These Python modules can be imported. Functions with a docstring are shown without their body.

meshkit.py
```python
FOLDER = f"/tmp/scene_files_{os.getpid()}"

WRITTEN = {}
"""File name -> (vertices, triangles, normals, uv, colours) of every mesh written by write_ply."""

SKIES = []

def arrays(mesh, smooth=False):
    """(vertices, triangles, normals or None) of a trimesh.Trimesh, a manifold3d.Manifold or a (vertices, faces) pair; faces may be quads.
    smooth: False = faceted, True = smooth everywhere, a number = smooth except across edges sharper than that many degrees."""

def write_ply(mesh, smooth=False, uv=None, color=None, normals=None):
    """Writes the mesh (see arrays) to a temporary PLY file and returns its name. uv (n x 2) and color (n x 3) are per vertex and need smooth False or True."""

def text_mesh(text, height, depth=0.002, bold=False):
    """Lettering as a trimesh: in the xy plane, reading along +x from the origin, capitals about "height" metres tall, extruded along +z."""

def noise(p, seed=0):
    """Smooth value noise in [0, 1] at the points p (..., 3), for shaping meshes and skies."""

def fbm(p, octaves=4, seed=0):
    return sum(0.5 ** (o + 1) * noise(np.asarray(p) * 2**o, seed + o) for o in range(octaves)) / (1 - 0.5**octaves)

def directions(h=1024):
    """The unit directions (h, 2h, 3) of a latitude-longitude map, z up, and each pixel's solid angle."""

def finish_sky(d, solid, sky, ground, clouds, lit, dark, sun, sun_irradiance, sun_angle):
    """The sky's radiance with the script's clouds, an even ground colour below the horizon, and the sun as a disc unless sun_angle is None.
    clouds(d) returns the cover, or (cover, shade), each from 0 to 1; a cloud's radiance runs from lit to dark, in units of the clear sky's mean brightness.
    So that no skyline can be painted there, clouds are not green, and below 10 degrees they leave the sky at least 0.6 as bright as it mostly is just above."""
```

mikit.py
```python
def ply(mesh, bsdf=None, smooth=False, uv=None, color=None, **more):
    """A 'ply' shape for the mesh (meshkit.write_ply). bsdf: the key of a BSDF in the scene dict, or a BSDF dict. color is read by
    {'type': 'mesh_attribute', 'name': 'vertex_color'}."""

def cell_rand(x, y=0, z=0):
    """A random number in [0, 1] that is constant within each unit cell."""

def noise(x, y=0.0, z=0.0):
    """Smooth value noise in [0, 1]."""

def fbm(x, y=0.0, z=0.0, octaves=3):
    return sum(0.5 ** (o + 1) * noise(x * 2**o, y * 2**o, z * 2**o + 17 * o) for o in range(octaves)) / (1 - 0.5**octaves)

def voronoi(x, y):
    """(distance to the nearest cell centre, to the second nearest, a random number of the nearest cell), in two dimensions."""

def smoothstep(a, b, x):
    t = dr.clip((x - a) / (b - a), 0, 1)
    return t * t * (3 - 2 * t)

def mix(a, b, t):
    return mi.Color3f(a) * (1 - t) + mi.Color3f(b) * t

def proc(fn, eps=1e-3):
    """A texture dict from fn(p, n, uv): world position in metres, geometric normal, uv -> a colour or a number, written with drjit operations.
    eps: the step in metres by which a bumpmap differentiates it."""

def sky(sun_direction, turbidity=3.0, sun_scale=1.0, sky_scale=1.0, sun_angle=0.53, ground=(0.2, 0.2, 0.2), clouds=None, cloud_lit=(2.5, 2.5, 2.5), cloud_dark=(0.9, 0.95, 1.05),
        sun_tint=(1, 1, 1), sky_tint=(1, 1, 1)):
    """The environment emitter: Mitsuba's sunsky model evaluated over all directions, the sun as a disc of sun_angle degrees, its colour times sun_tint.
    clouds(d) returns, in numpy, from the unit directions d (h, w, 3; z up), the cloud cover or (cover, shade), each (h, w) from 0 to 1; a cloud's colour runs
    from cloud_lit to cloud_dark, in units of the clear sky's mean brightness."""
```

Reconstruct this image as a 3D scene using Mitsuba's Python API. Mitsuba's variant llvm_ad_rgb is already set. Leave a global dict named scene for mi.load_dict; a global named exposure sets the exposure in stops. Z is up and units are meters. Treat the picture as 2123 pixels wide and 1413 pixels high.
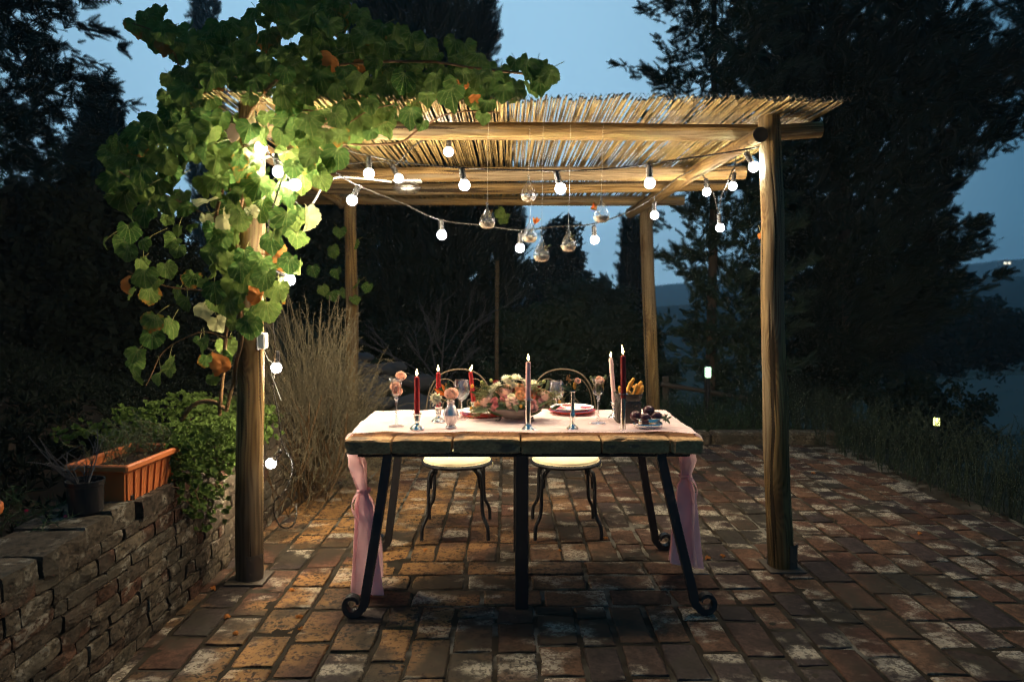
import math, random
import numpy as np, trimesh, mitsuba as mi, drjit as dr, mikit, meshkit
from mikit import proc, noise, fbm, smoothstep, mix, ply

random.seed(7)
rng = np.random.default_rng(7)
TF = mi.ScalarTransform4f
PI = math.pi
scene, labels = {'type': 'scene'}, {}

# ------------------------------------------------------------------ camera, sky, exposure
FPX, W0, H0 = 1500.0, 2123.0, 1413.0          # focal length in photo pixels
CAM = np.array([0.0, 0.0, 1.40])
PITCH, YAW = math.atan(86.5 / FPX), math.atan(11.5 / FPX)
FWD = np.array([math.sin(YAW) * math.cos(PITCH), math.cos(YAW) * math.cos(PITCH), -math.sin(PITCH)])
RGT = np.array([math.cos(YAW), -math.sin(YAW), 0.0])
UPV = np.cross(RGT, FWD)
scene['camera'] = {
    'type': 'thinlens', 'fov': math.degrees(2 * math.atan(W0 / 2 / FPX)), 'fov_axis': 'x',
    'aperture_radius': 0.0050, 'focus_distance': 3.45, 'near_clip': 0.05, 'far_clip': 6000.0,
    'to_world': TF().look_at(origin=CAM.tolist(), target=(CAM + FWD).tolist(), up=[0, 0, 1])}
exposure = 0.0


def dusk(d):
    """an even veil over the whole sky: brightest low in front, dim blue behind the camera, overhead and in the band at the horizon"""
    az = np.degrees(np.arctan2(d[..., 0], d[..., 1]))
    el = np.degrees(np.arcsin(np.clip(d[..., 2], -1, 1)))
    st = lambda x, lo, hi: (lambda t: t * t * (3 - 2 * t))(np.clip((x - lo) / (hi - lo), 0, 1))
    side = st(np.abs(az + 9), 10, 56)
    low = 0.04 * np.clip((17 - el) / 17, 0, 1)
    return 0.92 + 0 * az, 1 - (1 - side) * (1 - low) * (1 - 0.75 * st(el, 30, 85))


SKY_S = 1.2
scene['sky'] = mikit.sky((0, -1, 0.3), turbidity=3.0, sun_scale=0.0, sky_scale=SKY_S, sky_tint=(0.55, 0.9, 1.1), ground=(0.04, 0.05, 0.06), clouds=dusk,
                         cloud_lit=tuple(np.array([0.39, 0.70, 0.95]) / (0.0577 * SKY_S)), cloud_dark=tuple(np.array([0.020, 0.120, 0.225]) / (0.0577 * SKY_S)))
BULB = np.array([1.0, 0.84, 0.59]) * 590.0


def P(px, py, Z):
    """the point of the world at depth Z (metres along y) that the photo shows at px, py"""
    d = FWD * FPX + RGT * (px - W0 / 2) - UPV * (py - H0 / 2)
    return CAM + d * (Z / d[1])


def G(px, py, z=0.0):
    """the point at height z that the photo shows at px, py"""
    d = FWD * FPX + RGT * (px - W0 / 2) - UPV * (py - H0 / 2)
    return CAM + d * ((z - CAM[2]) / d[2])


# ------------------------------------------------------------------ scene bookkeeping
used = {}


def fresh(name):
    n = used.get(name, 0)
    used[name] = n + 1
    return name if n == 0 else f'{name}_{n:03d}'


def thing(name, label, cat, group=None):
    k = fresh(name)
    labels[k] = {'label': label, 'category': cat}
    if group:
        labels[k]['group'] = group
    return k


def put(key, mesh, mat, smooth=False, uv=None, color=None, **more):
    scene[key] = ply(mesh, 'mat_' + mat, smooth=smooth, uv=uv, color=color, **more)
    return key


def part(parent, name, mesh, mat, smooth=False, uv=None, label=None, kind=None, **more):
    k = fresh(f'{parent}__{name}')
    put(k, mesh, mat, smooth, uv, **more)
    if label or kind:
        labels[k] = {}
        if label:
            labels[k]['label'] = label
        if kind:
            labels[k]['kind'] = kind
    return k


def struct(name, mesh, mat, smooth=False, uv=None, label=None):
    k = put(fresh(name), mesh, mat, smooth, uv)
    labels[k] = {'kind': 'structure'}
    if label:
        labels[k]['label'] = label
    return k


# ------------------------------------------------------------------ mesh helpers
def join(ms):
    """joins (v, f) or (v, f, uv) tuples"""
    vs, fs, us, o = [], [], [], 0
    for m in ms:
        vs.append(m[0]); fs.append(np.asarray(m[1]) + o); o += len(m[0])
        if len(m) > 2:
            us.append(m[2])
    out = (np.vstack(vs), np.vstack(fs))
    return out + (np.vstack(us),) if us else out


def unit(v):
    v = np.asarray(v, float)
    return v / (np.linalg.norm(v, axis=-1, keepdims=True) + 1e-12)


def quads(nu, nv):
    i, j = np.meshgrid(np.arange(nu - 1), np.arange(nv - 1), indexing='ij')
    a = (i * nv + j).ravel()
    q = np.stack([a, a + nv, a + nv + 1, a + 1], 1)
    return np.vstack([q[:, [0, 1, 2]], q[:, [0, 2, 3]]])


def grid(fn, nu, nv):
    u, v = np.meshgrid(np.linspace(0, 1, nu), np.linspace(0, 1, nv), indexing='ij')
    return fn(u.ravel(), v.ravel()), quads(nu, nv)


def frames(p):
    t = unit(np.gradient(p, axis=0))
    a = np.zeros_like(p)
    ref = np.array([0, 0, 1.0]) if abs(t[0][2]) < 0.9 else np.array([1.0, 0, 0])
    a[0] = unit(np.cross(t[0], ref))
    for i in range(1, len(p)):
        a[i] = unit(a[i - 1] - t[i] * np.dot(a[i - 1], t[i]))
    return t, a, np.cross(t, a)


def tube(points, radii, sides=8, caps=True, seed=0.0, rough=0.0, freq=9.0):
    """a tube with uv: u round the tube in metres, v along it in metres + 10 * seed"""
    p = np.asarray(points, float)
    r = np.broadcast_to(np.asarray(radii, float), (len(p),))
    t, a, b = frames(p)
    ang = np.linspace(0, 2 * PI, sides + 1)
    d = np.cos(ang)[None, :, None] * a[:, None] + np.sin(ang)[None, :, None] * b[:, None]
    rr = r[:, None] * np.ones(sides + 1)[None]
    v = p[:, None] + rr[..., None] * d
    if rough:
        nz = meshkit.fbm(np.concatenate([d * 1.5 + seed * 3.1, ], -1) + p[:, None] * freq * 0.15, 3, int(seed * 10) % 97) - 0.5
        nz[:, -1] = nz[:, 0]
        v = p[:, None] + (rr * (1 + rough * nz * 2))[..., None] * d
    ln = np.concatenate([[0], np.cumsum(np.linalg.norm(np.diff(p, axis=0), axis=1))])
    uv = np.stack([np.broadcast_to(ang[None] * r.mean(), rr.shape), np.broadcast_to(ln[:, None] + 10 * seed, rr.shape)], -1)
    f = quads(len(p), sides + 1)[:, ::-1]
    V, F, U = [v.reshape(-1, 3)], [f], [uv.reshape(-1, 2)]
    if caps:
        o = len(V[0])
        for e, s in ((0, 1), (-1, -1)):
            ring = v[e, :-1]
            V.append(np.vstack([ring, p[e][None]])); n = sides
            i = np.arange(n)
            tri = np.stack([i, (i + 1) % n, np.full(n, n)], 1)
            F.append((tri if s < 0 else tri[:, ::-1])[:, ::-1] + o)
            cu = np.vstack([np.stack([np.cos(ang[:-1]), np.sin(ang[:-1])], 1) * r[e], [[0, 0]]])
            U.append(cu + [50, 10 * seed]); o += n + 1
    return np.vstack(V), np.vstack(F), np.vstack(U)


def path(pts, n=24):
    """Catmull-Rom curve through the points"""
    p = np.asarray(pts, float)
    p = np.vstack([2 * p[0] - p[1], p, 2 * p[-1] - p[-2]])
    out = []
    m = len(p) - 3
    for s in np.linspace(0, m - 1e-6, n):
        i, t = int(s), s - int(s)
        a, b, c, d = p[i:i + 4]
        out.append(0.5 * (2 * b + (c - a) * t + (2 * a - 5 * b + 4 * c - d) * t * t + (3 * b - a - 3 * c + d) * t ** 3))
    return np.array(out)


def lathe(prof, n=32, centre=(0, 0, 0), axis=None, wobble=None):
    """revolves [(r, z), ...] about z"""
    pr = np.asarray(prof, float)
    ang = np.linspace(0, 2 * PI, n, endpoint=False)
    v = np.stack([pr[:, :1] * np.cos(ang), pr[:, :1] * np.sin(ang), np.repeat(pr[:, 1:2], n, 1)], -1)
    if wobble:
        v[..., :2] *= (1 + wobble(ang)[None, :, None] * np.linspace(0, 1, len(pr))[:, None, None])
    m = len(pr)
    i, j = np.meshgrid(np.arange(m - 1), np.arange(n), indexing='ij')
    a, b = (i * n + j).ravel(), (i * n + (j + 1) % n).ravel()
    f = np.vstack([np.stack([a, b, b + n], 1), np.stack([a, b + n, a + n], 1)])
    v = v.reshape(-1, 3)
    if axis is not None:
        v = v @ rot_to(axis).T
    return v + np.asarray(centre), f


def rot_to(axis):
    """a rotation that takes z to the axis"""
    z = unit(axis)
    x = unit(np.cross([0, 1, 0] if abs(z[1]) < 0.9 else [1, 0, 0], z))
    return np.stack([x, np.cross(z, x), z], 1)


def smooth_prof(pts, n=40):
    p = path([(a, b, 0) for a, b in pts], n)[:, :2]
    p[:, 0] = np.maximum(p[:, 0], 0.0002)
    return p


def rbox(c, size, bev=0.01, rotz=0.0, tilt=(0, 0)):
    """a box with chamfered edges: 44 triangles"""
    h = np.asarray(size, float) / 2
    b = min(bev, *(h * 0.8))
    pts = []
    for sx in (-1, 1):
        for sy in (-1, 1):
            for sz in (-1, 1):
                s = np.array([sx, sy, sz])
                for k in range(3):
                    q = h.copy(); q[[i for i in range(3) if i != k]] -= b
                    pts.append(s * q)
    m = trimesh.convex.convex_hull(np.array(pts))
    v = np.array(m.vertices)
    v = v @ rotm(tilt[0], tilt[1], rotz).T + np.asarray(c)
    return v, np.array(m.faces)


def rotm(rx, ry, rz):
    cx, sx, cy, sy, cz, sz = math.cos(rx), math.sin(rx), math.cos(ry), math.sin(ry), math.cos(rz), math.sin(rz)
    return np.array([[cz, -sz, 0], [sz, cz, 0], [0, 0, 1]]) @ np.array([[cy, 0, sy], [0, 1, 0], [-sy, 0, cy]]) @ np.array([[1, 0, 0], [0, cx, -sx], [0, sx, cx]])


def ball(c, r, sub=2, squash=(1, 1, 1)):
    m = trimesh.creation.icosphere(sub, 1.0)
    return np.array(m.vertices) * np.asarray(squash) * r + np.asarray(c), np.array(m.faces)


def prism(poly, depth, origin, ux, uy, un):
    """extrudes a 2-d polygon (shapely) by depth along un"""
    m = trimesh.creation.extrude_polygon(poly, depth, engine='earcut')
    v = np.array(m.vertices)
    return v[:, :1] * np.asarray(ux) + v[:, 1:2] * np.asarray(uy) + v[:, 2:3] * np.asarray(un) + np.asarray(origin), np.array(m.faces)


def scatter(tv, tf, pos, rot, scale):
    """copies of a template under N rotations, scales and positions, as one mesh"""
    v = np.einsum('nij,kj->nki', rot, tv) * np.asarray(scale)[:, None, None] + pos[:, None]
    f = tf[None] + (np.arange(len(pos)) * len(tv))[:, None, None]
    return v.reshape(-1, 3), f.reshape(-1, 3)


def frames_for(d, roll):
    """N rotation matrices whose third column is d, rolled about it"""
    d = unit(d)
    ref = np.where(np.abs(d[:, 2:]) < 0.9, [0, 0, 1.0], [1.0, 0, 0])
    x = unit(np.cross(ref, d)); y = np.cross(d, x)
    c, s = np.cos(roll)[:, None], np.sin(roll)[:, None]
    return np.stack([x * c + y * s, -x * s + y * c, d], -1)


# ------------------------------------------------------------------ materials
def mat(key, base, rough=0.6, metal=0.0, spec=0.4, two=True, bump=None, eps=1e-3, **more):
    c = base if isinstance(base, dict) else {'type': 'rgb', 'value': list(base)}
    b = {'type': 'principled', 'base_color': c, 'roughness': rough, 'metallic': metal, 'specular': spec, **more}
    if bump:
        b = {'type': 'bumpmap', 'nested': b, 'map': proc(bump[0], eps), 'scale': bump[1]}
    scene[key] = {'type': 'twosided', 'nested': b} if two else b
    return key


C3 = mi.Color3f


def paving_colour(p, n, uv):
    r1, r2 = uv.x, uv.y
    c = mix(mix((0.060, 0.026, 0.016), (0.095, 0.050, 0.028), r1), (0.030, 0.020, 0.018), smoothstep(0.5, 0.8, r2))
    k = r1 * 37.0 + r2 * 91.0
    a = fbm(p.x * 7 + k, p.y * 7, p.z * 7, 4)
    fine = noise(p.x * 55, p.y * 55, 3.0) * 0.5 + noise(p.x * 140, p.y * 140, 5.0) * 0.5
    c = c * (0.3 + 1.2 * a) * (0.5 + 0.9 * fine)
    lit_dust = smoothstep(0.36, 0.62, fbm(p.x * 3.1, p.y * 3.1, 7.0, 4)) * smoothstep(0.7, -0.9, p.x - 0.25 * (p.y - 3.5)) * smoothstep(0.2, 0.6, fine)  # ochre dust, brighter on the wall side to paint in the bulbs' light
    c = mix(c, C3(0.34, 0.175, 0.052) * (0.4 + 0.9 * a), lit_dust * 0.62)
    moss = smoothstep(0.5, 0.64, fbm(p.x * 2.6 + 4, p.y * 2.6, 1.5, 4)) * smoothstep(0.3, 0.62, fine + a * 0.3)
    c = mix(c, (0.024, 0.020, 0.013), moss * 0.85)
    pale = smoothstep(0.10, 0.06, r2)
    w = smoothstep(0.53, 0.70, fbm(p.x * 6 + k * 0.4, p.y * 9, 0.3, 4) + pale * 0.10 + (noise(p.x * 1.1 + 8, p.y * 1.1) - 0.5) * 0.10)
    w = w * (0.25 + 0.75 * smoothstep(0.30, 0.68, fine))
    return mix(c, (0.40, 0.35, 0.27), w * 0.65)


def paving_bump(p, n, uv):
    return fbm(p.x * 30, p.y * 30, p.z * 30, 3) + 0.35 * noise(p.x * 150, p.y * 150, p.z * 150)


def mortar_colour(p, n, uv):
    a = fbm(p.x * 12, p.y * 12, p.z * 9, 3)
    b = smoothstep(0.45, 0.6, fbm(p.x * 1.4 + 9, p.y * 1.4, 0.5, 3))
    c = mix((0.020, 0.015, 0.010), (0.12, 0.108, 0.088), smoothstep(0.35, 0.7, a) * (0.12 + 0.88 * b))
    return c


def stone_colour(p, n, uv):
    r1, r2 = uv.x, uv.y
    c = mix(mix((0.046, 0.033, 0.023), (0.084, 0.066, 0.044), r1), (0.062, 0.030, 0.018), smoothstep(0.80, 0.88, r2))
    a = fbm(p.x * 11, p.y * 11, p.z * 11, 4)
    fine = noise(p.x * 80, p.y * 80, p.z * 80) * 0.6 + 0.4 * noise(p.x * 190, p.y * 190, p.z * 190)
    c = c * (0.25 + 1.3 * a) * (0.4 + 1.1 * fine)
    pits = smoothstep(0.60, 0.70, noise(p.x * 65 + 3, p.y * 65, p.z * 65))
    c = c * (1 - 0.45 * pits)
    lich = smoothstep(0.56, 0.68, fbm(p.x * 16 + 5, p.y * 16, p.z * 16 + r1 * 9, 3))
    c = mix(c, (0.21, 0.19, 0.15), lich * 0.6 * smoothstep(0.3, 0.6, fine))
    return mix(c, (0.035, 0.03, 0.022), smoothstep(0.52, 0.66, fbm(p.x * 5, p.y * 5 + 3, p.z * 5, 3)) * 0.7)


def table_colour(p, n, uv):
    c = mix((0.28, 0.165, 0.075), (0.36, 0.22, 0.105), uv.x)
    a = fbm(p.x * 14, p.y * 14, p.z * 14, 4)
    fine = noise(p.x * 120, p.y * 120, p.z * 120)
    c = c * (0.5 + 0.9 * a) * (0.65 + 0.7 * fine)
    return mix(c, (0.06, 0.05, 0.045), smoothstep(0.55, 0.68, fbm(p.x * 9 + 3, p.y * 9, p.z * 20, 3)) * 0.75)


def wood_grain(uv):
    u, v = uv.x, uv.y
    warp = fbm(u * 11, v * 1.3, 2.0, 4) - 0.5
    kx, kv = u - 0.09 - 0.1 * noise(dr.floor(v * 1.3), 4.0), (v * 1.3 - dr.floor(v * 1.3) - 0.5) / 1.3
    knot = dr.exp(-(kx * kx * 900 + kv * kv * 120))
    g = dr.sin((u + warp * 0.10 + knot * 0.045) * 330 + knot * 8)
    crack = smoothstep(0.70, 0.76, fbm(u * 45 + warp * 2, v * 0.9 + 7, 1.0, 3))
    return g * 0.5 + 0.5, knot, crack


def wood_colour(p, n, uv):
    g, knot, crack = wood_grain(uv)
    a = fbm(uv.x * 25, uv.y * 3, dr.floor(uv.y * 0.1), 3)
    c = mix((0.14, 0.084, 0.030), (0.29, 0.185, 0.075), smoothstep(0.25, 0.75, a))
    c = mix(c, (0.15, 0.122, 0.085), 0.7 * smoothstep(0.42, 0.62, fbm(uv.x * 9 + 3, uv.y * 1.1, 4.0, 3)))
    c = mix(c, (0.060, 0.032, 0.014), g * 0.62 * (0.35 + noise(uv.x * 160, uv.y * 5)))
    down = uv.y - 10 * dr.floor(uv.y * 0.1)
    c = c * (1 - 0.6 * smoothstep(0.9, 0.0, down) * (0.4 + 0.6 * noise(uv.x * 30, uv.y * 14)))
    c = mix(c, (0.06, 0.03, 0.014), knot * 0.7)
    c = mix(c, (0.02, 0.013, 0.008), crack * 0.9)
    return mix(c, (0.045, 0.032, 0.022), smoothstep(40.0, 41.0, uv.x))


def wood_bump(p, n, uv):
    g, knot, crack = wood_grain(uv)
    return g * 0.3 - crack * 2.0 + noise(uv.x * 90, uv.y * 7) * 0.6


def reed_colour(p, n, uv):
    v = uv.y
    s = dr.floor(v * 0.1)
    t = mikit.cell_rand(s, 3.0)
    c = mix((0.13, 0.085, 0.03), (0.37, 0.255, 0.095), t)
    q = (v * 4.3 + t * 7) - dr.floor(v * 4.3 + t * 7)
    node = smoothstep(0.07, 0.0, dr.abs(q - 0.5))
    c = c * (0.35 + 1.0 * fbm(uv.x * 60, v * 9, s, 3))
    return mix(c, (0.09, 0.05, 0.025), node * 0.75)


def leaf_veins(uv):
    x, y = uv.x - dr.floor(uv.x) - 0.5, uv.y - dr.floor(uv.y)
    d = dr.abs(x)
    m = smoothstep(0.016, 0.004, d)
    for k in (0.32, 0.75, 1.7):
        dd = dr.abs(d - (y - 0.12) * k) / dr.sqrt(1 + k * k)
        m = dr.maximum(m, smoothstep(0.013, 0.003, dd) * smoothstep(0.0, 0.05, y - 0.10))
    q = (y - d * 0.7) * 9
    m = dr.maximum(m, smoothstep(0.10, 0.02, dr.abs(q - dr.floor(q) - 0.5)) * 0.35)
    return m


def leaf_colour(p, n, uv):
    s = mikit.cell_rand(dr.floor(uv.x), 2.0)
    s2 = mikit.cell_rand(dr.floor(uv.x), 9.0)
    c = mix((0.028, 0.074, 0.016), (0.110, 0.160, 0.036), s)
    x, y = uv.x - dr.floor(uv.x) - 0.5, uv.y - dr.floor(uv.y)
    r = dr.sqrt(x * x + (y - 0.4) * (y - 0.4))
    nz = fbm(uv.x * 7, uv.y * 7, 1.0, 3)
    c = c * (0.65 + 0.7 * nz)
    c = mix(c, (0.24, 0.27, 0.10), leaf_veins(uv) * 0.7)
    edge = smoothstep(0.36, 0.5, r + (nz - 0.5) * 0.35) * smoothstep(0.93, 0.97, s2)
    return mix(c, (0.28, 0.105, 0.02), edge)


def terrain_colour(p, n, uv):
    a = fbm(p.x * 0.5, p.y * 0.5, 0.0, 4)
    c = mix((0.018, 0.020, 0.010), (0.045, 0.038, 0.024), smoothstep(0.35, 0.65, a))
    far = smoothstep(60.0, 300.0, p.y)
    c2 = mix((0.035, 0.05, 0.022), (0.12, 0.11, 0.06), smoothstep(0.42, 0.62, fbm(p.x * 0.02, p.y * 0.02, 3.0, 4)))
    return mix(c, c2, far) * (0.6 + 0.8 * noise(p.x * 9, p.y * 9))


def gathered_colour(p, n, uv):  # same cloth as the spread; deeper pink paints in light bounced between gathered layers
    return C3(0.90, 0.60, 0.60) * (0.85 + 0.3 * noise(p.x * 30, p.y * 30, p.z * 12))


def cloth_colour(p, n, uv):
    w = 0.9 + 0.1 * noise(p.x * 700, p.y * 700, p.z * 700)
    return C3(0.92, 0.735, 0.725) * w * (0.85 + 0.3 * noise(p.x * 6, p.y * 6, p.z * 6))


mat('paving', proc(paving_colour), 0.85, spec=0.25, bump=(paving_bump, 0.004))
mat('mortar', proc(mortar_colour), 0.95, spec=0.1)
mat('wall_stone', proc(stone_colour), 0.9, spec=0.2, bump=(paving_bump, 0.006))
mat('table_stone', proc(table_colour), 0.85, spec=0.2, bump=(paving_bump, 0.004))
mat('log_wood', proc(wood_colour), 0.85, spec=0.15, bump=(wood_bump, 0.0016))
mat('reed', proc(reed_colour), 0.5, spec=0.4)
mat('terrain', proc(terrain_colour), 0.95, spec=0.05)
mat('pale_earth', (0.07, 0.066, 0.055), 0.95, spec=0.05)
mat('soil', (0.035, 0.025, 0.018), 0.95, spec=0.1)
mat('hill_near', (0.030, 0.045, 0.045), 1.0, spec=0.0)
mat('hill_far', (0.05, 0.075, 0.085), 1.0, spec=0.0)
mat('iron', (0.011, 0.011, 0.013), 0.5, spec=0.4)
mat('aged_iron', (0.10, 0.075, 0.05), 0.45, metal=0.6)
mat('bracket', (0.07, 0.055, 0.042), 0.6, metal=0.3)
mat('black_plastic', (0.012, 0.012, 0.013), 0.35, spec=0.5)
mat('cable_rubber', (0.02, 0.018, 0.016), 0.4, spec=0.5)
mat('white_plastic', (0.72, 0.72, 0.68), 0.4)
mat('terracotta_plastic', (0.52, 0.145, 0.04), 0.45, spec=0.4)
mat('cushion', (0.88, 0.74, 0.46), 0.9, sheen=0.5)
scene['cloth_gathered'] = {'type': 'principledthin', 'base_color': proc(gathered_colour), 'roughness': 0.8, 'diff_trans': 0.9, 'eta': 1.2}
scene['cloth'] = {'type': 'principledthin', 'base_color': proc(cloth_colour), 'roughness': 0.8, 'diff_trans': 0.8, 'eta': 1.2}
mat('wax_red', (0.34, 0.012, 0.014), 0.35, spec=0.5, flatness=0.5)
mat('wax_dark_red', (0.17, 0.008, 0.010), 0.3, spec=0.5)
mat('wax_pink', (0.75, 0.40, 0.36), 0.4, spec=0.5)
mat('wax_pale_pink', (0.80, 0.55, 0.50), 0.4, spec=0.5)
mat('wick', (0.02, 0.015, 0.012), 0.9)
mat('china_white', (0.78, 0.74, 0.66), 0.15, spec=0.5)
mat('china_red', (0.48, 0.035, 0.02), 0.18, spec=0.5)
mat('tin', (0.032, 0.028, 0.023), 0.45, metal=0.3, spec=0.6)
mat('bowl_clay', (0.19, 0.155, 0.130), 0.55, spec=0.4)
mat('biscuit', (0.62, 0.30, 0.05), 0.7)
mat('plum', (0.045, 0.008, 0.014), 0.25, spec=0.5, clearcoat=0.2)
scene['silver'] = {'type': 'twosided', 'nested': {'type': 'roughconductor', 'material': 'Ag', 'alpha': 0.07}}
scene['pewter'] = {'type': 'twosided', 'nested': {'type': 'roughconductor', 'material': 'Cr', 'alpha': 0.28, 'specular_reflectance': {'type': 'rgb', 'value': [1.0, 0.95, 0.88]}}}
scene['chrome'] = {'type': 'twosided', 'nested': {'type': 'roughconductor', 'material': 'Cr', 'alpha': 0.15}}
scene['thin_glass'] = {'type': 'blendbsdf', 'weight': 0.22, 'bsdf_0': {'type': 'null'}, 'bsdf_1': {'type': 'twosided', 'nested': {'type': 'roughconductor', 'material': 'none', 'alpha': 0.06, 'specular_reflectance': {'type': 'rgb', 'value': [0.95, 0.97, 1.0]}}}}
scene['solid_glass'] = {**scene['thin_glass'], 'weight': 0.34}
scene['drop_glass'] = {'type': 'blendbsdf', 'weight': 0.17, 'bsdf_0': {'type': 'null'}, 'bsdf_1': {'type': 'twosided', 'nested': {'type': 'roughconductor', 'material': 'none', 'alpha': 0.06, 'specular_reflectance': {'type': 'rgb', 'value': [0.95, 0.97, 1.0]}}}}
mat('sand', (0.62, 0.52, 0.38), 0.9)
mat('thread', (0.7, 0.68, 0.6), 0.5)
for k, c in dict(petal_blush=(0.88, 0.66, 0.55), petal_apricot=(0.88, 0.58, 0.36), petal_coral=(0.85, 0.36, 0.22), petal_cream=(0.88, 0.85, 0.68),
                 petal_red=(0.26, 0.012, 0.016), petal_mauve=(0.68, 0.33, 0.33), petal_pink=(0.80, 0.52, 0.48), sedum_pink=(0.66, 0.45, 0.36),
                 bract_orange=(0.70, 0.17, 0.025), bud_yellow=(0.60, 0.30, 0.05), berry_green=(0.28, 0.32, 0.10), berry_brown=(0.20, 0.09, 0.03),
                 leaf_sage=(0.12, 0.15, 0.075), leaf_deep=(0.035, 0.060, 0.024), greens_light=(0.22, 0.23, 0.10), stem_olive=(0.20, 0.18, 0.06), hot_pink=(0.65, 0.02, 0.12)).items():
    mat(k, c, 0.75, spec=0.2)
for k, c, t in (('leaf_vine', proc(leaf_colour), 0.55), ('leaf_dry', {'type': 'rgb', 'value': [0.36, 0.13, 0.035]}, 0.6),
                ('leaf_pale', {'type': 'rgb', 'value': [0.46, 0.44, 0.22]}, 0.5), ('ground_leaf', {'type': 'rgb', 'value': [0.075, 0.115, 0.028]}, 0.4)):
    scene[k] = {'type': 'principledthin', 'base_color': c, 'roughness': 0.45, 'diff_trans': t, 'eta': 1.4}
mat('vine_bark', (0.13, 0.07, 0.034), 0.85, spec=0.1)
mat('dry_stem', (0.115, 0.096, 0.060), 0.9, spec=0.1)
mat('dry_stem_dark', (0.075, 0.045, 0.022), 0.9, spec=0.1)
mat('conifer_dark', (0.018, 0.030, 0.020), 0.8, spec=0.15)
mat('thicket_dark', (0.008, 0.012, 0.009), 0.9, spec=0.05)
mat('conifer_mid', (0.030, 0.048, 0.030), 0.8, spec=0.15)
mat('conifer_warm', (0.050, 0.062, 0.032), 0.8, spec=0.15)
mat('bush_green', (0.026, 0.044, 0.022), 0.8, spec=0.15)
mat('rosemary', (0.020, 0.030, 0.020), 0.8, spec=0.15)
mat('tree_bark', (0.08, 0.06, 0.045), 0.95, spec=0.05)
mat('dead_twig', (0.065, 0.062, 0.066), 0.9, spec=0.1)
mat('rock', (0.07, 0.07, 0.075), 0.95, spec=0.05)

for k in [k for k, v in scene.items() if isinstance(v, dict) and k not in ('camera', 'sky')]:
    scene['mat_' + k] = scene.pop(k)

# ------------------------------------------------------------------ the ground and the hills
PATIO_BACK, PATIO_RIGHT = 6.9, 3.0


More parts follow.
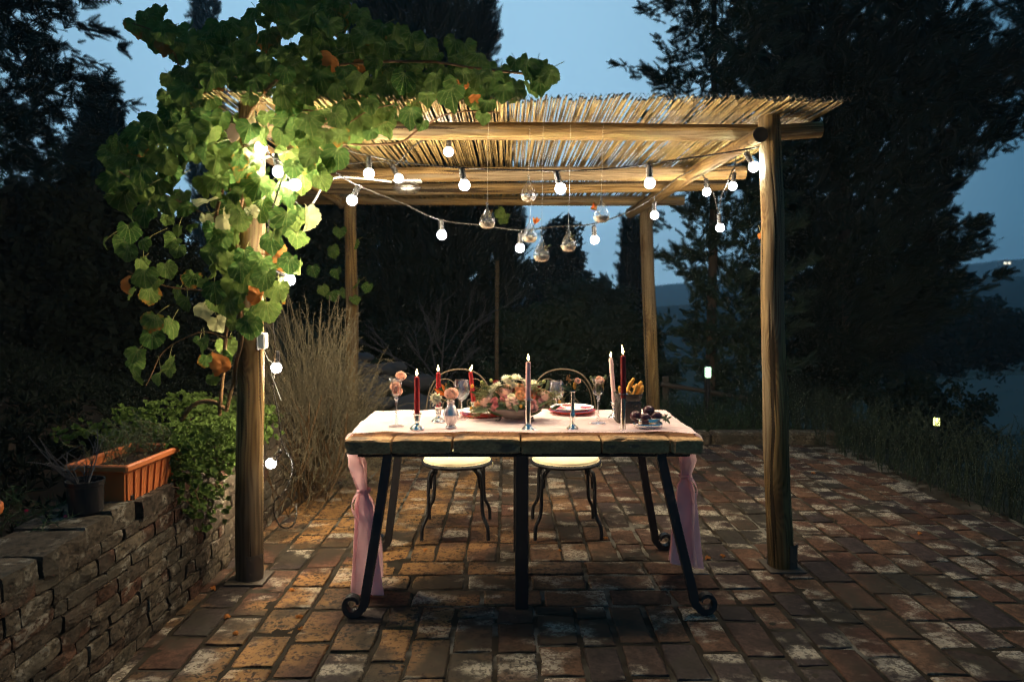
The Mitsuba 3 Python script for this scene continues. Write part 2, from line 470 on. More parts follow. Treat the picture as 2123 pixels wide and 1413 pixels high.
def ground_z(x, y):
    z = -0.10 - 0.05 * np.clip(np.maximum(np.abs(x) - 3, 0), 0, 3)
    slope = np.clip((x - 3.6) / 30, 0, 1) + np.clip((y - 8) / 60, 0, 1) * 0.9
    z = z - 7.0 * np.clip(slope, 0, 1.4) ** 1.1
    bank = np.clip((-x - 2.2) / 6, 0, 1) * np.clip((16 - y) / 6 + 0.4, 0, 1.2)
    z = z + 2.4 * bank
    mound = np.exp(-(((x + 2.7) / 1.9) ** 2 + ((y - 9.6) / 1.3) ** 2)) * 1.15
    z = z + mound
    far = np.clip((y - 90) / 400, 0, 1)
    z = z + far * (10 + 8 * (meshkit.fbm(np.stack([x / 300, y / 300, x * 0], -1), 3, 5) - 0.5))
    return z + 0.05 * (meshkit.fbm(np.stack([x * 0.9, y * 0.9, x * 0], -1), 3, 2) - 0.5) * np.clip(y / 8, 0.4, 6)


def spaced(a, b, n, power=3.0):
    s = np.linspace(-1 if a < 0 else 0, 1, n)
    return np.sign(s) * np.abs(s) ** power * b


gx, gy = spaced(-1, 1, 121, 3.0) * 480, np.concatenate([-np.linspace(0, 1, 14)[::-1] ** 2 * 40 - 0.5, np.linspace(0, 1, 130) ** 3.0 * 470])
X, Y = np.meshgrid(gx, gy, indexing='ij')
V = np.stack([X.ravel(), Y.ravel(), ground_z(X.ravel(), Y.ravel())], 1)
struct('ground', (V, quads(len(gx), len(gy))), 'terrain', smooth=True, label='dark earth falling away to the valley')


def ridge(name, Z, pts, m, label, depth=120):
    """a long hill whose crest passes the given photo points at distance Z"""
    pts = np.array(pts, float)
    xs = np.linspace(pts[0, 0], pts[-1, 0], 160)
    ys = np.interp(xs, pts[:, 0], pts[:, 1]) + (meshkit.fbm(np.stack([xs / 60, xs * 0, xs * 0], -1), 4, 8) - 0.5) * 10
    crest = np.array([P(a, b, Z) for a, b in zip(xs, ys)])
    rows = []
    for t in np.linspace(0, 1, 12):
        q = crest.copy(); q[:, 1] -= (1 - t) * depth
        q[:, 2] = -11 + (crest[:, 2] + 11) * math.sin(t * PI / 2) + (meshkit.fbm(q / 25.0, 3, 4) - 0.5) * 5 * (1 - t)
        rows.append(q)
    for t in (0.4, 1.0):
        q = crest.copy(); q[:, 1] += t * 30; q[:, 2] = -11 + (crest[:, 2] + 11) * (1 - t) ** 0.7
        rows.append(q)
    V = np.array(rows)
    return struct(name, (V.reshape(-1, 3), quads(len(rows), len(xs))), m, smooth=True, label=label)


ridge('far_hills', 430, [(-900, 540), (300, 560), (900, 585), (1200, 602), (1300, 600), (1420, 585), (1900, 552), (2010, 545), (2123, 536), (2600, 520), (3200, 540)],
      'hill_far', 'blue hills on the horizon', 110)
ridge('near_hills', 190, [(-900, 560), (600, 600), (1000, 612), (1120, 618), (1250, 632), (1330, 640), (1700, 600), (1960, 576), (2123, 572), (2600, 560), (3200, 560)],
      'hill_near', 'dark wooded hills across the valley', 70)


# pale dirt clearing in the valley and the track seen beyond the rear post
def draped(outline, zoff, n=26):
    o = np.array([P(a, b, Z)[:2] for a, b, Z in outline])
    c = o.mean(0)
    V, F = [], []
    m = len(o)
    dense = np.vstack([o[i] + (o[(i + 1) % m] - o[i]) * t for i in range(m) for t in np.linspace(0, 1, 8, endpoint=False)])
    k = len(dense)
    rings = [c + (dense - c) * s for s in np.linspace(0.02, 1, n)]
    xy = np.vstack(rings)
    z = ground_z(xy[:, 0], xy[:, 1]) + zoff
    i, j = np.meshgrid(np.arange(n - 1), np.arange(k), indexing='ij')
    a, b = (i * k + j).ravel(), (i * k + (j + 1) % k).ravel()
    return np.column_stack([xy, z]), np.vstack([np.stack([a, a + k, b + k], 1), np.stack([a, b + k, b], 1)])


def ground_hit(px, py):
    d = FWD * FPX + RGT * (px - W0 / 2) - UPV * (py - H0 / 2)
    d = d / d[1]
    ys = np.geomspace(2, 460, 900)
    pts = CAM + d * ys[:, None]
    below = np.nonzero(pts[:, 2] < ground_z(pts[:, 0], pts[:, 1]))[0]
    return ys[below[0]] if len(below) else 460.0


def patch(name, outline, label):
    o = [(a, b, ground_hit(a, b)) for a, b in outline]
    return struct(name, draped(o, 0.10), 'pale_earth', smooth=True, label=label)


patch('dirt_clearing', [(1880, 850), (1960, 800), (2060, 782), (2200, 775), (2230, 880), (2080, 905), (1950, 900)], 'pale dirt clearing on the slope below the terrace')
patch('dirt_track', [(1366, 712), (1410, 700), (1412, 752), (1366, 770)], 'pale track seen between the rear post and the trees')

# ------------------------------------------------------------------ brick terrace
base = grid(lambda u, v: np.stack([-1.62 + u * 4.85, -1.0 + v * 8.0, u * 0 - 0.0035], 1), 150, 240)
px_, py_ = base[0][:, 0].copy(), base[0][:, 1].copy()
base[0][:, 2] += 0.010 * (meshkit.fbm(np.stack([px_ * 5, py_ * 5, px_ * 0], -1), 3, 3) - 0.5) + 0.007 * (meshkit.fbm(np.stack([px_ * 22, py_ * 22, px_ * 0], -1), 2, 9) - 0.5)
struct('patio', base, 'mortar', smooth=True, label='weathered brick terrace with lime stained bricks')


def right_edge(y):
    return 3.28 - 0.085 * (y - 3.0)


bricks = []            # (cx, cy, half width, half length)
BAND = (3.235, 3.80)
x = -1.58
cols = []
r = random.Random(5)
while x < 3.3:
    w = r.uniform(0.142, 0.178)
    cols.append((x, x + w)); x += w + 0.004
for ci, (a, b) in enumerate(cols):
    for y0, y1 in ((1.9, BAND[0]), (BAND[1], PATIO_BACK)):
        inband = -0.70 < (a + b) / 2 < 1.30
        if not inband:
            if y0 > 3:
                continue
            y0, y1 = 1.9, PATIO_BACK
        y = y0 if inband and y0 > 3 else y0 - r.uniform(0, 0.25)
        while y < y1 - 0.03:
            l = r.uniform(0.24, 0.32)
            e = min(y + l, y1)
            if y1 - e < 0.10:
                e = y1
            bricks.append(((a + b) / 2, (y + e) / 2, (b - a) / 2, (e - y) / 2)); y = e + 0.004
xa = min(c[0] for c in cols if -0.70 < (c[0] + c[1]) / 2 < 1.30)
xb = max(c[1] for c in cols if -0.70 < (c[0] + c[1]) / 2 < 1.30)
rows = [3.235, 3.42, 3.61, 3.80]
for y0, y1 in zip(rows, rows[1:]):
    x = xa + r.uniform(-0.2, 0) * 0
    first = True
    while x < xb - 0.03:
        l = r.uniform(0.26, 0.36) * (r.uniform(0.4, 0.8) if first else 1)
        first = False
        e = min(x + l, xb)
        if xb - e < 0.1:
            e = xb
        bricks.append(((x + e) / 2, (y0 + y1) / 2, (e - x) / 2, (y1 - y0) / 2 - 0.002)); x = e + 0.004


def paver(cx, cy, hx, hy, rr):
    """a worn brick: a top of 5 x 5 vertices with rounded uneven edges, and its sides"""
    g = rr.uniform(0.001, 0.006)
    hx, hy = hx - g, hy - g
    s = np.array([-1, -0.86, 0, 0.86, 1.0])
    sx = np.array([-1, -1 + 0.012 / hx, 0, 1 - 0.012 / hx, 1])
    sy = np.array([-1, -1 + 0.012 / hy, 0, 1 - 0.012 / hy, 1])
    U, Vv = np.meshgrid(sx, sy, indexing='ij')
    xx, yy = U * hx, Vv * hy
    ex, ey = (np.abs(U) > 0.999), (np.abs(Vv) > 0.999)
    z0 = rr.uniform(0.000, 0.004)
    tx, ty = rr.uniform(-0.007, 0.007), rr.uniform(-0.007, 0.007)
    p = np.stack([xx + cx, yy + cy, xx * 0], -1)
    wob = meshkit.fbm(p * 14, 2, 6) - 0.5
    z = z0 + tx * xx + ty * yy - 0.0035 * (ex | ey) - 0.002 * (ex & ey) + wob * 0.007
    jit = (meshkit.noise(p * 30, 9) - 0.3) * 0.016
    xx = xx + jit * ex * -np.sign(U); yy = yy + jit * ey * -np.sign(Vv)
    a = rr.uniform(-0.010, 0.010)
    xr, yr = xx * math.cos(a) - yy * math.sin(a), xx * math.sin(a) + yy * math.cos(a)
    top = np.stack([cx + xr, cy + yr, z], -1)
    border = [(i, 0) for i in range(5)] + [(4, j) for j in range(1, 5)] + [(i, 4) for i in range(3, -1, -1)] + [(0, j) for j in range(3, 0, -1)]
    ring = np.array([top[i, j] for i, j in border]); low = ring.copy(); low[:, 2] = -0.03
    n = len(ring); o = 25
    i = np.arange(n)
    idx = np.array([bi * 5 + bj for bi, bj in border])
    f = np.vstack([quads(5, 5), np.stack([idx[i], i + o, idx[(i + 1) % n]], 1), np.stack([idx[(i + 1) % n], i + o, (i + 1) % n + o], 1)])
    v = np.vstack([top.reshape(-1, 3), low])
    return v, f, np.tile([rr.random(), rr.random()], (len(v), 1))


def seen(px, py):
    q = np.array([px, py, 0.0]) - CAM
    d = q @ FWD
    return d > 0.3 and abs(q @ RGT / d * FPX) < W0 / 2 + 60 and (q @ UPV) / d * FPX > -H0 / 2 - 60


bricks = [b for b in bricks if b[0] + b[2] < right_edge(b[1]) + 0.05]
inview = sorted([b for b in bricks if seen(b[0], b[1])], key=lambda b: -(b[2] * b[3]) / b[1] ** 3)
rest = inview[300:] + [b for b in bricks if not seen(b[0], b[1])]
for b in inview[:300]:
    m = paver(*b, r)
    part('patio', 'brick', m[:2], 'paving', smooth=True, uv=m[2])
m = join([paver(*b, r) for b in rest])
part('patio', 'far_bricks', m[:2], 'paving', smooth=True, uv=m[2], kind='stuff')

# stone kerb at the back of the terrace
k = thing('stone_kerb', 'low kerb of worn stone blocks closing the back of the terrace', 'kerb')
x = -1.5
while x < 3.0:
    l = r.uniform(0.5, 0.8)
    b = rbox((x + l / 2, PATIO_BACK + 0.12, 0.03), (l - 0.015, 0.2, 0.16), 0.025, r.uniform(-.01, .01))
    part(k, 'block', b, 'wall_stone', uv=np.tile([r.random(), r.random() * .6], (len(b[0]), 1))); x += l

# ------------------------------------------------------------------ retaining wall and raised bed
WX = -1.48


def stone(c, size, rr, axis=0):
    """an uneven hewn stone: a box of 3 x 3 faces pushed about"""
    m = trimesh.creation.box(extents=size).subdivide()
    m = m.subdivide() if size[1] > 0.15 else m
    v = np.array(m.vertices)
    q = v / (np.asarray(size) / 2)
    corner = (np.abs(q) > 0.99).sum(1)
    v = v * (1 - 0.015 * (corner == 2) - 0.05 * (corner == 3))[:, None]
    nz = meshkit.fbm(np.concatenate([(v + np.asarray(c)) * 16 + o for o in ([0, 0, 0], [9, 0, 0], [0, 9, 0])]).reshape(3, -1, 3), 2, 3).T - 0.5
    v = v + nz * rr.uniform(0.012, 0.028)
    v = v @ rotm(rr.uniform(-.03, .03), rr.uniform(-.03, .03), rr.uniform(-.03, .03)).T
    return v + np.asarray(c), np.array(m.faces)


wall = thing('retaining_wall', 'low wall of weathered bricks and stones beside the terrace', 'wall')
core = rbox((WX - 0.149, 3.2, 0.26), (0.30, 4.6, 0.54), 0.02)
part(wall, 'core', core, 'mortar')
z = 0.0
ci = 0
heights = [0.062, 0.055, 0.068, 0.048, 0.060, 0.064, 0.050, 0.066, 0.052]
for hgt in heights:
    y = 1.3 + r.uniform(0, 0.2)
    while y < 5.2:
        l = r.uniform(0.11, 0.24) if r.random() < 0.75 else r.uniform(0.06, 0.11)
        proud = r.uniform(-0.003, 0.008)
        m = stone((WX - 0.05 + proud, y + l / 2, z + hgt / 2), (0.12, l - r.uniform(0.003, 0.008), hgt - r.uniform(0.004, 0.010)), r)
        part(wall, 'brick', m, 'wall_stone', uv=np.tile([r.random(), r.random()], (len(m[0]), 1)))
        y += l
    z += hgt
y = 1.3
while y < 5.2:
    l = r.uniform(0.16, 0.34)
    m = stone((WX - 0.12 + r.uniform(-.02, .015), y + l / 2, z + 0.03 + r.uniform(-.006, .006)), (0.26, l - 0.012, 0.085), r)
    part(wall, 'cap_stone', m, 'wall_stone', uv=np.tile([r.random(), r.random()], (len(m[0]), 1)))
    y += l
WALL_TOP = z + 0.07


def bed_z(x, y):
    d = np.clip((WX - 0.25 - x) / 3.0, 0, 1)
    return 0.50 + 0.55 * d + 0.05 * (meshkit.fbm(np.stack([x * 2, y * 2, x * 0], -1), 3, 1) - 0.5) - np.clip((y - 5.0) / 3, 0, 1) * 0.5


bed = grid(lambda u, v: np.stack([-1.68 - 5.0 * u, 0.6 + 7.5 * v, bed_z(-1.68 - 5.0 * u, 0.6 + 7.5 * v)], 1), 30, 40)
struct('planting_bed', bed, 'soil', smooth=True, label='raised bed of dark soil behind the low wall')

# ------------------------------------------------------------------ pergola
pergola = thing('pergola', 'rustic pergola of round timber posts and beams roofed with split reeds', 'pergola')


def log(name, pts, r0, r1, seed, label=None, n=48, rough=0.16):
    c = path(pts, n)
    c = c + (meshkit.fbm(np.stack([np.linspace(0, 3, n), np.full(n, seed * 7.3), np.zeros(n)], -1)[:, None] + np.array([[[0, 0, 0], [0, 9, 0], [0, 0, 9]]]), 2, 5) - 0.5) * 0.035 * np.clip(np.linspace(0, 4, n), 0, 1)[:, None]
    m = tube(c, np.linspace(r0, r1, n), 28, True, seed, rough)
    return part(pergola, name, m[:2], 'log_wood', smooth=True, uv=m[2], label=label)


RZ = 3.70
POST_RF = [G(1621, 1188)[:2], 0]
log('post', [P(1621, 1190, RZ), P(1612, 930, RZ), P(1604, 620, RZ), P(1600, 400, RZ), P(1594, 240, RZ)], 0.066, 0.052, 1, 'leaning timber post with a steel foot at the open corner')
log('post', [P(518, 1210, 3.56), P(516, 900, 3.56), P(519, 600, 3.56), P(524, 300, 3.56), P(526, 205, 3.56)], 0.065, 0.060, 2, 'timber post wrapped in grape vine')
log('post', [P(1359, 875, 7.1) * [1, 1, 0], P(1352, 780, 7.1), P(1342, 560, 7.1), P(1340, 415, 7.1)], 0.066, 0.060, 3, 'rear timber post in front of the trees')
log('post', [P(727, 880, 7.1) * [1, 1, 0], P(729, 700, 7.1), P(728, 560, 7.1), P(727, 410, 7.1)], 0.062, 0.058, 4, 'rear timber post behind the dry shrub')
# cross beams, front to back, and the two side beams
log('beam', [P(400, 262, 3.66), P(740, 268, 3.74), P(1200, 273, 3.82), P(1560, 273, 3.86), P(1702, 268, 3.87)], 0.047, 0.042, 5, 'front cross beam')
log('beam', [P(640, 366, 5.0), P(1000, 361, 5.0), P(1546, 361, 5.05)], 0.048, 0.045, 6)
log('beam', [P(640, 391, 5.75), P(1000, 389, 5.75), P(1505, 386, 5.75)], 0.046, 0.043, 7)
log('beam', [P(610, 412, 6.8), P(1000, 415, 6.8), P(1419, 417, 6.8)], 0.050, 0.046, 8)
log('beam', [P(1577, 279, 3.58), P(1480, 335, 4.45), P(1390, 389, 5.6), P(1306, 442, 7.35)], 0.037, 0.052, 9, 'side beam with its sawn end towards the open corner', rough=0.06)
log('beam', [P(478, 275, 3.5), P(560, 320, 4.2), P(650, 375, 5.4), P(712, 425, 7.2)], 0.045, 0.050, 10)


# reeds: they lie on the cross beams, from the front edge to the back
def roof_z(x, y):
    return 2.347 + 0.014 * np.sin(x * 2.1) + (-0.0) * y


mat_key = f'{pergola}__reed_mat'
rr_ = random.Random(3)
n_reeds = 292
mats = []
wires = []
for i in range(n_reeds):
    t = (i + rr_.uniform(-.32, .32)) / (n_reeds - 1)
    x = -1.42 + t * 3.03
    y0 = 3.34 + 0.17 * min(1, t * 1.9) + rr_.uniform(-0.022, 0.022) + 0.022 * math.sin(i * 0.31) * math.sin(i * 0.083 + 1)
    y1 = 7.3 + rr_.uniform(-.25, .1)
    if t > 0.93:
        y1 = 4.4 + rr_.uniform(0, 1.0) + (1 - t) * 25
    n = 12
    s = np.linspace(0, 1, n)
    skew = rr_.uniform(-0.02, 0.02) + (0.10 if 0.80 < t < 0.83 else 0.0) * rr_.random()
    px = x + skew * s + 0.006 * np.sin(s * 9 + i)
    yy = y0 + (y1 - y0) * s
    zz = roof_z(px, yy) + rr_.uniform(-0.006, 0.008) + 0.008 * np.sin(s * 7 + i * 2.0) + 0.02 * np.maximum(0, 0.06 - s) * rr_.uniform(-3, 4)
    rad = rr_.uniform(0.0038, 0.0054)
    m = tube(np.stack([px, yy, zz], 1), rad * np.linspace(1.05, 0.8, n), 7, True, i * 1.0)
    part(mat_key, 'reed', m[:2], 'reed', smooth=True, uv=m[2])
for y in (3.47, 3.9, 4.45, 5.0, 5.6, 6.2, 6.8):
    xs = np.linspace(-1.42, 1.64, 260)
    zz = roof_z(xs, y) + 0.010 * np.sign(np.sin(np.arange(260) * 2.6))
    wires.append(tube(np.stack([xs, y + 0.006 * np.sin(xs * 31), zz], 1), 0.0016, 4, False)[:2])
part(mat_key, 'binding_wire', join(wires), 'aged_iron')
# a thin, broken second layer of reeds towards the back
m2 = []
for i in range(80):
    x = -1.4 + 2.9 * rr_.random()
    if 0.0 < x < 0.75 and rr_.random() < 0.75:
        continue
    y0 = rr_.uniform(3.9, 4.6); y1 = rr_.uniform(6.2, 7.3)
    s = np.linspace(0, 1, 5)
    m2.append(tube(np.stack([x + rr_.uniform(-.05, .05) * s, y0 + (y1 - y0) * s, roof_z(x + 0 * s, y0) + 0.022 + 0.004 * np.sin(s * 9 + i)], 1), rr_.uniform(.004, .0055), 6, True, i + 300.0))
m2 = join(m2)
part(mat_key, 'upper_reeds', m2[:2], 'reed', smooth=True, uv=m2[2], kind='stuff')

# steel feet of the two front posts
for (px, py, Z, rr0) in ((518, 1208, 3.56, 0.065), (1621, 1186, RZ, 0.066)):
    c = P(px, py, Z)
    plate = rbox((c[0], c[1], 0.006), (0.19, 0.19, 0.012), 0.002)
    foot = part(pergola, 'foot_plate', plate, 'bracket')
    for a0 in (-0.25 * PI, 0.75 * PI):
        ang = np.linspace(a0 - 0.62, a0 + 0.62, 12)
        R0 = rr0 + 0.004
        lo = np.stack([c[0] + R0 * np.cos(ang), c[1] + R0 * np.sin(ang), 0 * ang + 0.013], 1)
        hi = lo + [0, 0, 0.125]
        sh = np.stack([lo, hi], 1).reshape(-1, 3)
        out = np.stack([lo, hi], 1).reshape(-1, 3) + np.repeat(np.stack([np.cos(ang), np.sin(ang), 0 * ang], 1), 2, 0) * 0.004
        V = np.vstack([out, sh]); nq = 12
        F = quads(nq, 2)
        edge = [2 * i + 1 for i in range(nq)]
        E = []
        for e0, e1 in zip(edge, edge[1:]):
            E += [[e0, e1, e1 + 24], [e0, e1 + 24, e0 + 24]]
        for e0, e1 in ((0, 1), (22, 23)):
            E += [[e0, e1, e1 + 24], [e0, e1 + 24, e0 + 24]]
        br = part(pergola, 'foot_bracket', (V, np.vstack([F, F[:, ::-1] + 24, E])), 'bracket')
        bolts = []
        for aa, zz in ((a0 - .4, .05), (a0 - .4, .12), (a0 + .35, .05), (a0 + .35, .12)):
            bolts.append(ball((c[0] + (R0 + .004) * math.cos(aa), c[1] + (R0 + .004) * math.sin(aa), zz), 0.005, 1))
        part(pergola, 'bolt', join(bolts[:1]), 'bracket'); part(pergola, 'bolt', bolts[1], 'bracket')
        part(pergola, 'bolt', bolts[2], 'bracket'); part(pergola, 'bolt', bolts[3], 'bracket')

# bulkhead lamp (unlit) with its conduit on the rear beam, junction box on the vine post
k = thing('bulkhead_lamp', 'unlit oval bulkhead lamp with a wire cage under the second beam', 'lamp')
c = P(844, 389, 4.86)
m = trimesh.creation.icosphere(3, 1.0)
v = np.array(m.vertices); v = v * [0.092, 0.045, 0.045]
part(k, 'glass_dome', (v + c, np.array(m.faces)), 'thin_glass', smooth=True)
bar = [tube(np.stack([0 * s + xx, 0.048 * np.cos(s) * math.sqrt(1 - (xx / .1) ** 2), 0.048 * np.sin(s) * math.sqrt(1 - (xx / .1) ** 2)], 1) + c, 0.0022, 5, False)[:2] for xx in (-.05, 0, .05) for s in [np.linspace(0, 2 * PI, 25)]]
s = np.linspace(0, 2 * PI, 40)
bar.append(tube(np.stack([0.097 * np.cos(s), 0.049 * np.sin(s), 0 * s], 1) + c, 0.0025, 5, False)[:2])
part(k, 'wire_cage', join(bar), 'chrome', smooth=True)
part(k, 'rear_plate', rbox(c + [0, 0.02, 0.046], (0.19, 0.09, 0.014), 0.005), 'white_plastic')
part(k, 'lamp_tube', ball(c, 0.02, 2, (2.4, 1, 1)), 'china_white', smooth=True)
cond = tube(path([P(650, 420, 4.4), P(672, 384, 4.6), P(700, 368, 4.75), P(760, 371, 4.8), P(812, 377, 4.86)], 40), 0.008, 8)
part(k, 'conduit', cond[:2], 'white_plastic', smooth=True)
k = thing('junction_box', 'small white junction box on the vine clad post', 'box')
c = P(546, 706, 3.52)
part(k, 'cover', rbox(c, (0.032, 0.06, 0.078), 0.006), 'white_plastic')
part(k, 'base', rbox(c + [-0.019, 0, 0], (0.006, 0.068, 0.086), 0.002), 'white_plastic')
w_ = tube(path([P(547, 724, 3.5), P(556, 745, 3.5), P(564, 752, 3.5), P(563, 775, 3.5), P(572, 800, 3.52), P(583, 830, 3.52)], 30), 0.002, 5)
part(k, 'wire', w_[:2], 'white_plastic', smooth=True)

# ------------------------------------------------------------------ string lights
BR = 0.0275


def twisted(pts, n, seed):
    c = path(pts, n)
    t, a, b = frames(c)
    ln = np.concatenate([[0], np.cumsum(np.linalg.norm(np.diff(c, axis=0), axis=1))])
    out = []
    for ph in (0, PI):
        q = ln * 2 * PI / 0.036 + ph
        out.append(tube(c + 0.0026 * (np.cos(q)[:, None] * a + np.sin(q)[:, None] * b), 0.0024, 5, False)[:2])
    return join(out), c


def bulb_on(cable_key, top, bulb, mark=None):
    """a lamp holder hanging from the cable, the bulb's centre at the given point"""
    d = unit(bulb - top)
    L = 0.062
    h0 = bulb - d * (BR * 0.90 + L)
    sk = lathe([(0.0005, 0), (0.007, 0.0), (0.0105, 0.004), (0.0118, 0.012), (0.0118, 0.05), (0.0132, 0.053), (0.0132, L), (0.0005, L)], 18, h0, d)
    key = part(cable_key, 'socket', sk, 'black_plastic', smooth=50)
    m = [tube(path([top, top * .4 + h0 * .6 + RGT * 0.004, h0 + d * 0.004], 8), 0.0028, 6, False)[:2]]
    x = unit(np.cross(d, FWD))
    m.append(tube(path([h0 + x * 0.0125, h0 + x * .0145 + d * .03, h0 + x * 0.0135 + d * L], 6), 0.0016, 5)[:2])
    m.append(tube(path([h0 - x * 0.0125, h0 - x * .0145 + d * .03, h0 - x * 0.0135 + d * L], 6), 0.0016, 5)[:2])
    part(key, 'clip', join(m), 'chrome', smooth=True)
    b = fresh(f'{key}__bulb')
    scene[b] = {'type': 'sphere', 'center': bulb.tolist(), 'radius': BR, 'bsdf': {'type': 'ref', 'id': 'mat_china_white'},
                'emitter': {'type': 'area', 'radiance': {'type': 'rgb', 'value': BULB.tolist()}}}


def string(label, pts, bulbs, n):
    k = thing('string_light', label, 'string light', 'strings of glowing globe bulbs')
    m, c = twisted([P(*q) for q in pts], n, 0)
    part(k, 'cable', m, 'cable_rubber', smooth=True)
    for (bx, by, Z, tx, ty) in bulbs:
        bulb_on(k, P(tx, ty, Z), P(bx, by, Z))
    return k


string('uppermost string of glowing globe bulbs under the front beam, ending at the open corner post',
       [(660, 300, 3.7), (700, 308, 3.72), (764, 322, 3.68), (840, 337, 3.60), (960, 348, 3.55), (1060, 352, 3.54), (1160, 354, 3.54), (1260, 350, 3.56), (1346, 340, 3.60), (1450, 325, 3.65), (1545, 310, 3.69), (1575, 304, 3.66)],
       [(765, 360, 3.68, 765, 322), (963, 384, 3.55, 957, 348), (1162, 391, 3.54, 1153, 354), (1347, 380, 3.60, 1347, 340), (1563, 346, 3.70, 1544, 311)], 420)
string('lower sagging string of glowing globe bulbs crossing in front of the glass drops',
       [(668, 340, 3.5), (700, 360, 3.55), (744, 386, 3.7), (830, 420, 3.9), (914, 456, 4.05), (1000, 467, 4.15), (1080, 477, 4.2), (1150, 470, 4.3), (1230, 464, 4.4), (1305, 438, 4.6), (1360, 405, 4.75), (1400, 372, 4.78), (1440, 350, 4.6)],
       [(730, 415, 3.7, 743, 386), (916, 487, 4.05, 914, 456), (1078, 514, 4.2, 1080, 477), (1233, 497, 4.4, 1231, 464), (1357, 446, 4.75, 1356, 409)], 420)
string('short string of glowing globe bulbs along the reed roof, two bulbs near the bulkhead lamp',
       [(655, 350, 4.3), (690, 345, 4.3), (740, 338, 4.3), (795, 335, 4.3), (815, 342, 4.3), (830, 333, 4.25), (850, 310, 4.2), (880, 290, 4.15), (931, 284, 4.1)],
       [(827, 370, 4.3, 812, 341), (930, 315, 4.1, 931, 285)], 220)
string('short string with three glowing globe bulbs hanging beside the open corner post',
       [(1527, 300, 4.6), (1524, 345, 4.6), (1519, 352, 4.6), (1508, 378, 4.6), (1496, 405, 4.6), (1491, 436, 4.6), (1488, 436, 4.6), (1480, 405, 4.6), (1470, 385, 4.65), (1464, 372, 4.7), (1450, 355, 4.75)],
       [(1465, 398, 4.7, 1464, 372), (1519, 386, 4.6, 1523, 352), (1493, 472, 4.6, 1490, 436)], 160)
string('string of glowing globe bulbs running down the vine clad post to the terrace',
       [(530, 230, 3.44), (538, 275, 3.42), (560, 320, 3.42), (590, 345, 3.42), (575, 400, 3.4), (556, 470, 3.52), (560, 560, 3.58), (562, 640, 3.62), (568, 700, 3.64), (572, 755, 3.66), (566, 800, 3.67), (577, 860, 3.68), (585, 920, 3.70), (603, 950, 3.71), (606, 975, 3.72), (598, 1005, 3.72), (585, 1022, 3.72), (568, 1040, 3.72), (570, 1070, 3.74), (585, 1092, 3.76), (605, 1090, 3.76), (614, 1070, 3.8), (614, 1045, 3.85)],
       [(541, 306, 3.42, 540, 275), (577, 356, 3.44, 572, 330), (612, 383, 3.44, 594, 350), (601, 580, 3.58, 562, 560), (573, 762, 3.66, 573, 738), (562, 960, 3.70, 588, 925)], 560)

# ------------------------------------------------------------------ grape vine
vine = thing('grape_vine', 'grape vine climbing the front post and trailing over the reed roof', 'vine')
stems = []
for pts, r0 in (([(470, 850, 3.7), (488, 760, 3.5), (494, 715, 3.46), (500, 660, 3.46), (490, 560, 3.5), (500, 450, 3.45), (520, 350, 3.46), (560, 250, 3.48), (640, 190, 3.45)], 0.010),
                ([(455, 860, 3.8), (470, 700, 3.62), (480, 600, 3.6), (450, 480, 3.6), (470, 350, 3.6), (520, 240, 3.5), (600, 150, 3.5), (760, 130, 3.5), (900, 130, 3.45), (1050, 150, 3.45), (1148, 158, 3.4)], 0.011),
                ([(540, 330, 3.45), (620, 310, 3.5), (700, 300, 3.56), (760, 302, 3.58), (830, 297, 3.6), (868, 275, 3.58), (900, 250, 3.5), (930, 232, 3.42), (985, 226, 3.38), (1035, 232, 3.34)], 0.0065),
                ([(500, 420, 3.5), (430, 330, 3.6), (380, 240, 3.6), (370, 150, 3.6), (340, 80, 3.55), (275, 50, 3.5)], 0.006),
                ([(495, 470, 3.5), (400, 430, 3.6), (300, 380, 3.65), (220, 340, 3.65)], 0.005), ([(490, 620, 3.5), (400, 600, 3.6), (330, 590, 3.65), (260, 560, 3.7)], 0.005),
                ([(480, 700, 3.55), (420, 690, 3.6), (340, 730, 3.65), (300, 800, 3.6)], 0.005), ([(520, 520, 3.46), (575, 530, 3.42), (615, 545, 3.4)], 0.003),
                ([(500, 640, 3.48), (500, 690, 3.44), (492, 740, 3.43), (497, 720, 3.43)], 0.006), ([(560, 250, 3.48), (640, 230, 3.4), (700, 260, 3.4), (760, 230, 3.4), (820, 215, 3.4)], 0.005)):
    c = path([P(*q) for q in pts], 46)
    c += (meshkit.fbm(c[:, None] * 5 + np.array([[[0, 0, 0], [7, 0, 0], [0, 7, 0]]]), 2, 2) - 0.5) * 0.03
    m = tube(c, np.linspace(r0, r0 * 0.5, len(c)), 8, True, 0, 0.25)
    part(vine, 'stem', m[:2], 'vine_bark', smooth=True)


